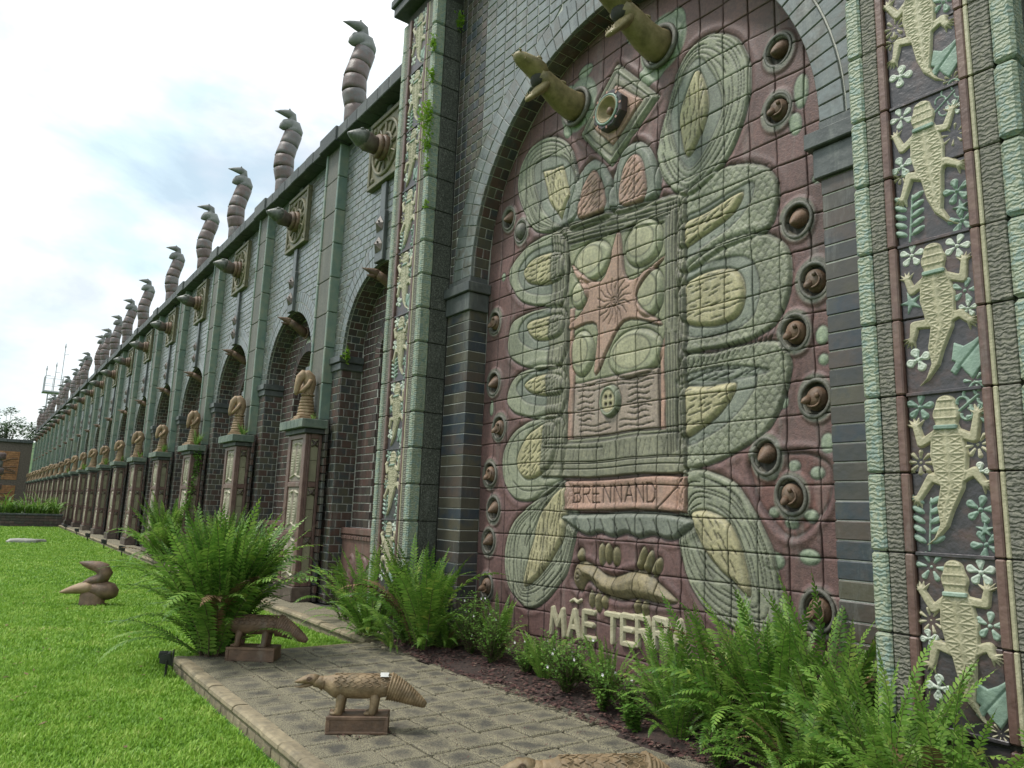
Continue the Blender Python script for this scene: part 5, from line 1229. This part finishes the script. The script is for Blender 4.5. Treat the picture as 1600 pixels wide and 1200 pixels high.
# ================================================================== LIZARDS on the terrace
def terrace_lizard(loc,rz,label,sc=1,short_base=False):
    t=thing('lizard_sculpture',label,'lizard sculpture',loc,rz); t.scale=(sc,)*3
    b=MB(); b.cbox(-.25,.25,-.115,.115,0,.135,.008)
    for (x0,x1,z0,z1) in ((-.25,.25,.112,.14),(-.25,.25,-.0,.022),(-.25,-.228,.022,.112),(.228,.25,.022,.112)): 
        b.cbox(x0-.006,x1+.006,-.124,-.11,z0,z1,.004); b.cbox(x0-.006,x1+.006,.11,.124,z0,z1,.004)
    b.build('base',M['terra_brown'],t)
    # body runs along local x: head at -x
    b=MB(); n=34; P=[];Rr=[]
    for i in range(n):
        u=i/(n-1); x=-.32+.62*u; z=.355+.0*u-.035*max(0,u-.75)*4*(u-.75)*4*.3; r=.099*math.sin(PI*min(1,(u*.72+.14)))**.5
        if u<.22: r=float(.052+.045*sstep(np.array(u/.22))); z=.385-.03*u/.22
        P.append((x,0,z)); Rr.append((r*.95,r*1.02))
    b.tube(P,Rr,20); bd=b.build('body',M['lizard'],t,smooth=True)
    b=MB()   # incised scale plates as raised curved lines
    rr=random.Random(5)
    for row in range(-3,4):
        for i in range(8):
            x=-.22+i*.065+(row%2)*.03; a0=PI/2+row*.42
            pts=[]
            for q in range(7):
                v=q/6; xx=x+.035*math.sin(PI*v)+.002; aa=a0+(v-.5)*.42; r=.098
                pts.append((xx,-r*math.cos(aa)*.96,.355+r*math.sin(aa)*1.02))
            b.tube(pts,.004,4)
    b.build('scale_ridge',M['lizard'],bd,smooth=True)
    b=MB(); b.tube([(-.36,0,.395),(-.40,0,.405),(-.44,0,.405),(-.48,0,.398),(-.52,0,.388),(-.55,0,.382)],[(.042,.045),(.05,.045),(.048,.04),(.04,.028),(.028,.017),(.01,.006)],14)
    b.tube([(-.40,0,.375),(-.45,0,.358),(-.50,0,.347),(-.545,0,.345)],[(.035,.02),(.038,.018),(.028,.012),(.008,.005)],12)
    b.tube([(-.30,0,.37),(-.34,0,.385),(-.39,0,.39)],[.06,.05,.045],14)
    hd=b.build('head',M['lizard'],t,smooth=True)
    b=MB()
    for s in (-1,1): b.ball((-.425,s*.045,.415),(.014,.008,.014),8,6); b.tube([(-.425+.02*math.cos(a),s*.049,.415+.02*math.sin(a)) for a in np.linspace(0,2*PI,12)],.004,5)
    b.build('eye',M['terra_brown'],hd,smooth=True)
    b=MB(); P=[];Rr=[]
    for i in range(61):
        u=i/60; P.append((.24+.32*u,0,.355-.15*u**1.2)); Rr.append((.092*(1-u)**.75+.022)*(1+.05*math.sin(i*PI*2/4)))
    b.tube(P,Rr,18); b.build('tail',M['lizard'],t,smooth=True)
    for (x,s) in ((-.155,-1),(-.145,1),(.125,-1),(.135,1)):
        b=MB(); b.tube([(x,s*.03,.31),(x,s*.045,.25),(x-.005,s*.05,.19),(x-.01,s*.05,.155),(x-.03,s*.05,.143)],[.042,.038,.033,.036,.03],10)
        b.ball((x-.045,s*.05,.148),(.04,.03,.016),8,5); b.build('leg',M['lizard'],t,smooth=True)
    return t
dirY=math.atan2(.85,.47)
LZ=terrace_lizard((-5.22,2.47,0),dirY-.02,'orange brown scaled lizard sculpture with white cement patch on its back, on the open pavers',.86)
b=MB(); vs=[];fs=[]
for i,x in enumerate((.165,.205,.235)):
    for k in range(9):
        a=PI*(.30+.42*k/8); w_=.004*math.sin(k*2.1+i); vs.append((x+w_,-.103*math.cos(a),.357+.108*math.sin(a)))
for i in range(2):
    for k in range(8): fs.append((i*9+k,i*9+k+1,(i+1)*9+k+1,(i+1)*9+k))
b.add(vs,fs); b.build('cement_patch',M['cement'],LZ,smooth=True)
L2=terrace_lizard((-8.02,2.56,0),dirY-.12,'dark brown lizard sculpture half hidden behind the largest fern',.98)
b=MB()
for i in range(3): b.tube([(0,0,.0+i*.045),(0,0,.006+i*.045),(0,0,.036+i*.045),(0,0,.042+i*.045)],[.30,.32,.32,.30],20)
L3=terrace_lizard((-2.90,2.69,-.005),dirY+.04,'third lizard sculpture, only its scaled back showing at the bottom edge of the view',.93)
for o in L2.children:
    o.data=o.data.copy(); o.data.materials[0]=M['terra_brown']
    for c in o.children: c.data=c.data.copy(); c.data.materials[0]=M['terra_brown']

for (o,r0) in ((LZ,.22),(L2,.24),(L3,.2)):
    c=o.location; d=chips(90,lambda:c.x+rng.gauss(0,r0*.55),lambda:c.y+rng.gauss(0,r0*.75),lambda x,y:.006,.004,.014,'soil_crumbs',M['chip'])
    tag(d,'dark soil crumbs scattered round the base of the '+{LZ:'lizard with the cement patch',L2:'lizard beside the largest fern',L3:'lizard at the bottom edge'}[o],'soil')
# ================================================================== TWO BEAKED SCULPTURE on the lawn
t=thing('beaked_sculpture','brown clay sculpture of two stacked bird beaks standing on the lawn','sculpture',(-13.9,1.72,-.13),math.radians(65)); 
t.scale=(.98,)*3
b=MB(); b.tube([(.05,0,0),(.04,0,.06),(.05,0,.16),(.06,0,.26)],[(.17,.22),(.14,.19),(.15,.2),(.12,.18)],20)
b.tube([(.40,0,.16),(.37,0,.19),(.30,0,.235),(.20,0,.26),(.08,0,.28),(-.05,0,.285)],[(.03,.03),(.10,.10),(.15,.145),(.16,.15),(.15,.13),(.12,.10)],20); b.build('base',M['terra_brown'],t,smooth=True)
b=MB(); b.tube([(.06,0,.29),(-.05,0,.30),(-.16,0,.285),(-.28,0,.26),(-.38,0,.235),(-.46,0,.22)],[(.14,.10),(.155,.105),(.135,.09),(.10,.065),(.06,.04),(.015,.012)],18); b.build('lower_beak',M['statue'],t,smooth=True)
b=MB(); b.tube([(-.12,0,.37),(-.02,0,.40),(.08,0,.42),(.165,0,.46),(.19,0,.53),(.15,0,.60),(.06,0,.64),(-.05,0,.66),(-.14,0,.68),(-.22,0,.70)],[(.05,.03),(.10,.07),(.12,.09),(.12,.11),(.12,.12),(.11,.11),(.10,.09),(.08,.07),(.05,.045),(.012,.01)],18); b.build('upper_beak',M['terra_brown'],t,smooth=True)
# flat stone and floodlights on the lawn
b=MB(); rr=random.Random(2)
vs=[];N=14
for h,s in ((-.02,1),(.10,1),(.14,.9)):
    for k in range(N):
        a=2*PI*k/N; q=1+.12*math.sin(k*2.3); vs.append((.35*math.cos(a)*q*s,.62*math.sin(a)*q*s,h+.02*math.sin(k)))
fs=[(i*N+k,i*N+(k+1)%N,(i+1)*N+(k+1)%N,(i+1)*N+k) for i in range(2) for k in range(N)]+[tuple(2*N+k for k in range(N))]
b.add(vs,fs); tag(b.build('flat_stone',M['stone'],None,smooth=False,loc=(-32.7,1.75,-.13)),'pale flat stone lying on the far lawn','stone')
def spot(loc,rz,label,sc=1,group=None):
    t=thing('floodlight',label,'floodlight',loc,rz,group); t.scale=(sc,)*3
    b=MB(); b.tube([(0,0,-.05),(0,0,.09)],.012,8); b.cbox(-.03,.03,-.015,.015,.08,.10,.004); b.build('spike',M['black'],t)
    b=MB()
    for s in (-1,1): b.tube([(s*.075,0,.09),(s*.08,0,.13),(s*.08,0,.17)],.007,6)
    b.tube([(-.075,0,.09),(.075,0,.09)],.007,6); b.build('bracket',M['black'],t)
    b=MB(); b.add([(-.075,-.05,.12),(.075,-.05,.12),(.075,-.03,.24),(-.075,-.03,.24),(-.05,.07,.14),(.05,.07,.14),(.05,.07,.21),(-.05,.07,.21)],[(0,1,2,3),(5,4,7,6),(1,5,6,2),(4,0,3,7),(3,2,6,7),(4,5,1,0)])
    b.cbox(-.085,.085,-.062,-.045,.11,.25,.004)
    for i in range(5): b.cbox(-.05+i*.022,-.045+i*.022,.0,.08,.19,.245,.001)
    h=b.build('housing',M['black'],t); b=MB(); b.add([(-.06,-.064,.13),(.06,-.064,.13),(.06,-.064,.23),(-.06,-.064,.23)],[(0,1,2,3)]); b.build('lens',M['lampglass'],h)
    return t
spot((-8.08,1.74,-.10),math.radians(165),'black floodlight on a spike at the corner of the terrace',.95)
for i,(x,y) in enumerate(((-25.2,3.82),(-29.0,3.82),(-33.9,3.86),(-38.8,3.96),(-44.4,4.0))):
    spot((x,y,-.11),math.radians(170),'small black floodlight in the grass along the path kerb, %s from the terrace'%ORD[i],1.25,'small floodlights along the path kerb')

# ================================================================== PLANTS
def frond_mesh(seed,L=1.0,droop=.6,up=1.2,pairs=34,wid=.085,mat='fern'):
    """one arching fern frond: midrib plus rows of narrow leaflets"""
    r=random.Random(seed); b=MB(); n=pairs; P=[]; a=up; x=z=0; y=0; side=r.uniform(-.25,.25); st=L/n
    for i in range(n+1):
        P.append(Vector((x,y,z))); u=i/n; a-=droop*(.25+1.5*u)/n*(1+.2*r.uniform(-1,1)); y+=side*st*u*1.2
        x+=math.cos(a)*st; z+=math.sin(a)*st
    b.tube(P[::3]+[P[-1]],[max(.0012,.004*(1-.25*k/ (n/12))) for k in range(len(P[::3])+1)],4,mi=1,cap=False)
    for i in range(2,n):
        u=i/n; T=(P[min(i+1,n)]-P[i-1]).normalized(); S=Vector((-T.y,T.x,0)).normalized() if abs(T.x)+abs(T.y)>1e-3 else Vector((0,1,0)); Nn=T.cross(S)
        if Nn.z<0: Nn=-Nn
        w_=wid*(math.sin(PI*min(1,.10+u*.93))**.55)*(.9+.2*r.random()); 
        if u>.85: w_*=(1-u)/.15*.8+.2
        for s in (-1,1):
            if r.random()<.02: continue
            d=(S*s+T*(.30+.35*u)+Nn*r.uniform(-.28,.12)).normalized(); hw=st*.40; base=P[i]+T*(st*.5*(s>0))
            m_=base+d*w_*.55; tip=base+d*w_-Nn*w_*.12
            b.add([base-T*hw*.8,base+T*hw*.8,m_+T*hw-Nn*.0,tip,m_-T*hw],[(0,1,2,4),(4,2,3)],0)
    me=b.mesh('frond',[M[mat],M['stem']]); return me
FR={}
for mat in ('fern','fern_light','dry'):
    for kind,(dr,up) in {'upright':(.5,1.45),'arch':(1.4,1.30),'low':(1.3,.85)}.items():
        FR[(mat,kind)]=[frond_mesh(i*7+len(kind),1.0,dr*(.8+.2*i),up,36,.078 if kind!='upright' else .062,mat) for i in range(4)]
def fern(loc,n,Lm,label,mat='fern',mix=(.35,.4,.25),seed=0,group=None,bias=None,name='fern',light=.25):
    r=random.Random(seed); t=thing(name,label,'fern',loc,0,group)
    for i in range(n):
        k=r.choices(('upright','arch','low'),mix)[0]; L=Lm*r.uniform(.55,1.08)*(1 if k!='low' else .8)
        mt=mat if r.random()<1-light else ('fern_light' if mat=='fern' else 'fern')
        a=r.uniform(0,2*PI) if bias is None or r.random()>.55 else bias+r.gauss(0,.6)
        rad=r.uniform(0,.10)*min(1.5,Lm)
        obj('frond',r.choice(FR[('dry' if r.random()<.06 and k!='upright' else mt,k)]),t,(rad*math.cos(a),rad*math.sin(a),r.uniform(-.02,.02)),(r.uniform(-.3,.3),r.uniform(-.22,.22),a),(L,L*r.uniform(.85,1.15),L))
    return t
fern((-8.45,2.28,-.02),240,1.66,'largest fern, a tall arching clump at the left corner of the paved terrace','fern',(.66,.31,.03),1,light=.45)
fern((-21.5,4.25,0),120,1.9,'yellow green fern clump growing over the path edge, left of the largest fern','fern_light',(.4,.4,.2),2)
fern((-15.6,4.25,0),90,1.6,'fern clump against the second pedestal, behind the largest fern','fern',(.45,.4,.15),3)
fern((-13.9,4.35,0),60,1.4,'fern growing between the nearest two pedestals, behind the largest fern','fern',(.5,.4,.1),31)
fern((-8.8,4.25,.0),42,1.15,'yellowing fern at the foot of the left lizard pillar, nearest the path','fern_light',(.45,.40,.15),4)
fern((-10.2,4.55,.0),26,1.25,'upright fern in front of the first arch, beside the nearest pedestal','fern',(.6,.35,.05),41)
fern((-8.0,4.40,.03),80,1.28,'dense dark fern climbing the corner between pillar and mural','fern',(.55,.35,.10),5)
fern((-7.45,4.55,.03),50,.62,'low fern at the left end of the mural bed','fern',(.3,.4,.3),6)
fern((-7.9,4.1,.03),14,.7,'few drooping fern fronds reaching over the terrace at the left end of the bed','fern_light',(.0,.3,.7),61,bias=-1.2)
fern((-4.10,4.55,.03),42,.80,'low fern right of the cream letters, middle of the bed','fern_light',(.45,.4,.15),7)
fern((-3.72,4.62,.03),52,1.05,'tall upright fern left of the big feathery one','fern_light',(.5,.38,.12),8)
fern((-3.85,4.32,.03),26,.60,'dark low fern in front of the tall upright one, at the edge of the pavers','fern',(.2,.4,.4),9)
fern((-3.22,4.58,.03),78,1.18,'big feathery fern below the right corner of the mural','fern',(.55,.35,.10),10)
fern((-2.82,4.60,.03),46,1.28,'tall fern against the dark brick pilaster, left of the right lizard pillar','fern_light',(.6,.35,.05),11)
fern((-2.72,4.18,.03),55,.85,'broad arching fern at the foot of the right lizard pillar','fern',(.2,.5,.3),12)
fern((-2.2,4.12,.03),64,.98,'bright fern in front of the lowest lizard tile','fern_light',(.4,.4,.2),13)
fern((-1.85,3.95,.03),74,.88,'light green fern in the bottom right corner of the view','fern_light',(.2,.45,.35),14)
fern((-1.5,4.1,.03),50,.92,'fern hanging over the right edge of the view','fern_light',(.3,.45,.25),15)
fern((-2.55,3.82,.0),20,.55,'small fern spreading onto the pavers near the bottom right','fern_light',(.05,.35,.6),16,bias=-2.4)
# little ferns rooted on the pedestal caps
for i,(k,s,n) in enumerate(((0,.16,16),(1,.32,26),(2,.42,30),(3,.33,26),(4,.3,20),(5,.3,20),(6,.36,22),(8,.4,20),(10,.35,16))):
    fern((X0B-2.1-SP*k+.40,4.62,3.05),n,s*1.05,'small bright fern rooted on the cap of the %s pedestal from the tall pillar'%ORD[k],'fern_light',(.6,.3,.1),50+i,'small ferns on the pedestal caps')
# leafy shrubs with small white flowers
def shrub(loc,h,rad,n,label,seed,flowers=0,mat='leaf',ls=.035):
    r=random.Random(seed); t=thing('shrub',label,'shrub',loc); b=MB(); lf=MB(); tips=[]
    for s in range(n):
        a=r.uniform(0,2*PI); L=h*r.uniform(.45,1); o=rad*r.random(); P=[]; lean=o/L if L else 0
        for i in range(7):
            u=i/6; P.append(Vector((math.cos(a)*o*u**1.2+r.uniform(-.012,.012),math.sin(a)*o*u**1.2+r.uniform(-.012,.012),L*u)))
        b.tube(P,[.005*(1-.8*i/6) for i in range(7)],4,cap=False); tips.append(P[-1])
        for i in range(1,7):
            for q in range(5):
                c=P[i]+(P[i]-P[i-1])*r.uniform(-.9,.2); aa=r.uniform(0,2*PI); d=Vector((math.cos(aa),math.sin(aa),r.uniform(-.2,.8))).normalized(); S=d.cross(Vector((0,0,1))).normalized(); l=ls*r.uniform(.6,1.3)
                lf.add([c,c+d*l*.5+S*l*.28,c+d*l,c+d*l*.5-S*l*.28],[(0,1,2,3)])
    b.build('stem',M['stem'],t); lf.build('leaf',M[mat],t,kind='stuff')
    for i in range(flowers):
        c=r.choice(tips)+Vector((r.uniform(-.02,.02),r.uniform(-.03,.0),.01)); f=MB()
        for k in range(5):
            a=2*PI*k/5; e=Vector((math.cos(a),-.5,math.sin(a)))*.016; g=Vector((-math.sin(a),0,math.cos(a)))*.007
            f.add([(0,0,0),tuple(e*.6+g),tuple(e),tuple(e*.6-g)],[(0,1,2,3)])
        f.build('flower',M['petal'],t,loc=c)
    return t
fern((-7.62,4.35,.03),34,1.30,'tall scraggly fern at the left foot of the mural, leaning right','fern_light',(.6,.35,.05),70,bias=-.3)
fern((-6.75,4.75,.03),26,.75,'thin light fern among the shrubs at the left end of the bed','fern_light',(.5,.35,.15),71)
fern((-5.75,4.60,.03),24,.55,'short light fern between the shrubs below the cream letters','fern_light',(.4,.35,.25),72)
fern((-4.9,4.62,.03),30,.62,'low fern behind the shrub with one lilac flower','fern_light',(.4,.4,.2),73)
shrub((-7.05,4.62,.03),.70,.34,80,'dark leafy shrub with tiny pink white flowers at the lower left corner of the mural',1,9)
shrub((-6.55,4.55,.03),.55,.34,80,'low leafy shrub left of the letter M, with two pale flowers',2,3)
shrub((-6.0,4.60,.03),.36,.30,60,'low green shrub directly below the cream letters',3,5)
shrub((-5.22,4.45,.03),.52,.36,95,'shrub with white flowers at the paver edge below the cream letters',4,8)
shrub((-4.66,4.36,.03),.40,.28,60,'small shrub with one lilac flower at the edge of the pavers',5,2)
shrub((-4.15,4.2,.03),.22,.15,12,'tiny broad leaved seedling in the mulch',6,0,'leaf',.055)
shrub((-5.5,4.85,.03),.30,.30,50,'dark weedy shrub tucked against the mural foot behind the flowering one',11,0)
shrub((-4.42,4.42,.03),.30,.24,40,'low weedy growth between the fern stems at the paver edge',12,1)
shrub((-3.3,4.12,.02),.26,.26,40,'small green weeds in front of the big feathery fern',13,0)
shrub((-7.65,4.30,.03),.34,.26,40,'short dark weeds beside the left pillar ferns',14,0)
def clump(loc,n,r0,label,seed,ax='y',sz=.05):
    r=random.Random(seed); b=MB()
    for i in range(n):
        c=Vector((r.gauss(0,r0*.4),-abs(r.gauss(0,r0*.5)),r.gauss(0,r0*.8)-r0*.3)); d=Vector((r.uniform(-1,1),-r.random(),r.uniform(-.5,1))).normalized(); S=d.cross(Vector((.3,.2,1))).normalized(); l=sz*r.uniform(.6,1.3)
        b.add([c,c+d*l*.5+S*l*.4,c+d*l,c+d*l*.5-S*l*.4],[(0,1,2,3)])
    t=thing('wall_plant',label,'wall plant',loc); b.build('leaf',M['moss'],t,kind='stuff'); return t
clump((-8.44,4.50,7.02),260,.16,'largest bright green leaf tuft on the edge of the left lizard pillar',1)
clump((-8.44,4.50,6.62),110,.09,'trailing leaf tuft just below the largest one on the left pillar edge',2)
clump((-8.44,4.50,6.28),50,.05,'small leaf tuft low on the left pillar edge',3)
clump((-8.44,4.50,7.65),60,.06,'small leaf tuft above the largest one on the left pillar edge',4)
clump((-8.44,4.50,8.15),60,.07,'topmost leaf tuft on the left pillar edge near the coping',5)
clump((-8.36,4.90,8.62),70,.08,'dark leaf tuft high in the corner beside the left pillar',6)
clump((-8.44,4.52,5.72),30,.04,'tiny leaf tuft lowest on the left pillar edge',7)
clump((-11.9,5.0,4.24),140,.10,'green leaf tuft on the impost of the first arch',8)
# trailing creeper on the third pedestal
b=MB(); r=random.Random(9)
for i in range(420):
    z=3.0-2.1*r.random()**1.4; c=Vector((.46+.05*math.sin(z*5)+r.gauss(0,.03),4.62+.08*math.sin(z*3)+r.gauss(0,.06),z)); d=Vector((r.uniform(0,1),r.uniform(-1,.3),r.uniform(-.8,.4))).normalized(); S=d.cross(Vector((.3,.2,1))).normalized(); l=r.uniform(.04,.085)
    b.add([c,c+d*l*.5+S*l*.35,c+d*l,c+d*l*.5-S*l*.35],[(0,1,2,3)])
t=thing('creeper','leafy creeper hanging down the side of the third pedestal','creeper',(X0B-2.1-SP*2,0,0)); b.build('leaf',M['leaf'],t,kind='stuff')

# ================================================================== FAR END: planter, building, mast, tree, hill
t=thing('planter_wall','low dark brick planter crossing the far end of the lawn','planter',(0,0,0))
b=MB(); b.box(-50.9,-49.02,-14,4.2,-.2,.50); b.build('body',M['mortar_dark'],t)
fx=(Vector((-49.0,0,0)),Vector((0,1,0)),Vector((0,0,1)),Vector((1,0,0))); b=MB()
for q in courses(fx,-14,4.2,-.13,.50,.45,.16): b.tile(fx,q,.03,.008)
b.build('brick',M['brick_red'],t,kind='stuff')
b=MB()
for i in range(32): b.cbox(-49.35,-48.94,-14+i*.57,-14+i*.57+.56,.505,.60,.01)
b.build('edging_stone',M['coping'],t,kind='stuff')
def strap(loc,n,L,label,seed):
    r=random.Random(seed); b=MB()
    for i in range(n):
        a=r.uniform(0,2*PI); l=L*r.uniform(.5,1); x=z=0; el_=r.uniform(.9,1.5); o=Vector((r.uniform(-.25,.25),r.uniform(-.35,.35),0)); w_=.03; vs=[];fs=[]
        for k in range(6):
            u=k/5; c,s=math.cos(a),math.sin(a); ww=w_*(1-u**2)+.002; vs+=[(o.x+c*x-s*ww,o.y+s*x+c*ww,z),(o.x+c*x+s*ww,o.y+s*x-c*ww,z)]
            x+=math.cos(el_)*l/5; z+=math.sin(el_)*l/5; el_-=.38*r.uniform(.5,1.2)
        for k in range(5): fs.append((2*k,2*k+1,2*k+3,2*k+2))
        b.add(vs,fs)
    t=thing('strap_leaf_plant',label,'plant',loc,0,'strap leaved plants in the far planter'); b.build('leaf',M['fern_light'],t,kind='stuff'); return t
for i in range(13):
    strap((-50.0+rg.uniform(-.2,.2),3.75-i*.62,.5),64,1.9-.04*i+rg.uniform(-.2,.2),'strap leaved plant in the far planter, %s from the arcade'%ORD[i],i)
bl=thing('end_building','far building closing the lawn, dark frame with orange brick relief panels','building',(-98,0,0))
b=MB(); b.box(-6,0,-22,4.6,-.2,7.3); b.build('wall',M['garg_dark'],bl)
b=MB()
for i in range(22): b.cbox(-.3,.35,-22+i*1.21,-22+i*1.21+1.2,7.3,7.65,.02)
b.build('coping_stone',M['coping'],bl,kind='stuff')
fe=(Vector((.06,0,0)),Vector((0,1,0)),Vector((0,0,1)),Vector((1,0,0)))
for (y0,y1) in ((.4,3.55),(-4.2,-.6),(-8.8,-5.2),(-13.4,-9.8)):
    for (z0,z1) in ((3.2,6.3),(.3,2.6)):
        b=MB()
        for q in courses(fe,y0,y1,z0,z1,.5,.22): b.tile(fe,q,.04,.01)
        p=b.build('relief_panel',M['orange_brick'],bl)
        b=MB(); r=random.Random(int(y0*7+z0))
        for k in range(5):
            z=z0+.3+k*(z1-z0-.5)/5; P=[(.10,y0+.2+(y1-y0-.4)*u,z+.45*math.sin(u*2.2+k)+.1*r.uniform(-1,1)) for u in np.linspace(0,1,8)]; b.tube(P,.045,5)
        b.build('branch_relief',M['terra_brown'],p)
tt=thing('totem','stacked grey and maroon ring totem at the left edge of the view','totem',(-60,1.0,-.13))
for i in range(9):
    b=MB(); z=.5*i; r0=.30 if i%2 else .42; b.tube([(0,0,z),(0,0,z+.06),(0,0,z+.4),(0,0,z+.47)],[r0*.8,r0,r0,r0*.8],14); b.build('ring',M['snake_head' if i%2 else 'snake'],tt,smooth=True)
mt=thing('telecom_mast','white lattice telecom mast with platform, railing and aerials behind the arcade','mast',(-110,0,0))
b=MB(); c=(0,6.1)
for (dx,dy) in ((-.45,-.45),(.45,-.45),(.45,.45),(-.45,.45)): b.tube([(dx,6.4+dy,2),(dx,6.4+dy,14.6)],.05,5)
for i in range(14):
    z=2+i*.9
    for (p,q) in (((-.45,-.45),(.45,-.45)),((.45,-.45),(.45,.45)),((.45,.45),(-.45,.45)),((-.45,.45),(-.45,-.45))): b.tube([(p[0],6.4+p[1],z),(q[0],6.4+q[1],z+.9)],.025,4)
b.build('lattice',M['mast'],mt)
b=MB(); b.cbox(-1.1,1.1,5.3,7.5,14.55,14.75,.02); b.build('platform',M['mast'],mt)
b=MB()
for (dx,dy) in ((-1,-1),(1,-1),(1,1),(-1,1),(0,-1),(1,0),(0,1),(-1,0)): b.tube([(dx,6.4+dy,14.7),(dx,6.4+dy,16.6)],.03,4)
for z in (15.6,16.6): b.tube([(-1,5.4,z),(1,5.4,z),(1,7.4,z),(-1,7.4,z),(-1,5.4,z)],.025,4)
b.build('railing',M['mast'],mt)
for (y,h) in ((5.5,18.0),(6.5,18.6),(7.2,21.2)):
    b=MB(); b.tube([(0,y,14.7),(0,y,h)],.045,5); b.tube([(0,y,h*.93),(0,y+.5,h*.935)],.03,4); b.ball((0,y,h-.4),(.1,.1,.25),6,5); b.build('aerial',M['mast'],mt)
def far_tree(loc,h,crown,n,label,seed,dens=1.0):
    r=random.Random(seed); t=thing('far_tree',label,'tree',loc); b=MB(); b.tube([(0,0,0),(.1,.1,h*.3),(.0,.2,h*.55),(.2,0,h*.8)],[.3,.22,.15,.05],7); lf=MB()
    cl=[]
    for i in range(n):
        a=r.uniform(0,2*PI); rr_=crown*math.sqrt(r.random()); z=h*(.55+.45*r.random()*(1-.4*(rr_/crown))); c=Vector((rr_*math.cos(a),rr_*math.sin(a),z)); cl.append(c); s=Vector((.05,.1,h*.45))
        b.tube([s,(s+c)/2+Vector((0,0,-.2)),c],[.07,.045,.015],4)
        for k in range(int(70*dens)):
            p=c+Vector((r.gauss(0,.42),r.gauss(0,.42),r.gauss(0,.22))); d=Vector((r.uniform(-1,1),r.uniform(-1,1),r.uniform(-.5,.5))).normalized(); S=d.cross(Vector((.2,.1,1))).normalized(); l=r.uniform(.22,.42)
            lf.add([p,p+d*l*.5+S*l*.4,p+d*l,p+d*l*.5-S*l*.4],[(0,1,2,3)])
    b.build('trunk',M['stem'],t); lf.build('crown',M['tree'],t,kind='stuff'); return t
far_tree((-112,2.2,0),13.2,4.3,46,'sparse leafed tree rising behind the far building',1,.9)
far_tree((-122,-5,0),12.5,5,50,'denser tree farther left behind the far building',2)
vs=[];fs=[]; NXh,NYh=60,16
for i in range(NXh+1):
    for j in range(NYh+1):
        y=-120+200*i/NXh; x=-140-90*j/NYh; u=j/NYh
        vs.append((x,y,-.3+(9.5+2.4*math.sin(y*.07+1)+1.2*math.sin(y*.23))*math.sin(min(1,u*2)*PI/2)+.9*math.sin(x*1.1+y*.9)*math.cos(y*1.7)*min(1,u*3)))
for i in range(NXh):
    for j in range(NYh): a=i*(NYh+1)+j; fs.append((a,a+NYh+1,a+NYh+2,a+1))
b=MB(); b.add(vs,fs); b.build('hill',M['hill'],smooth=True,kind='structure')
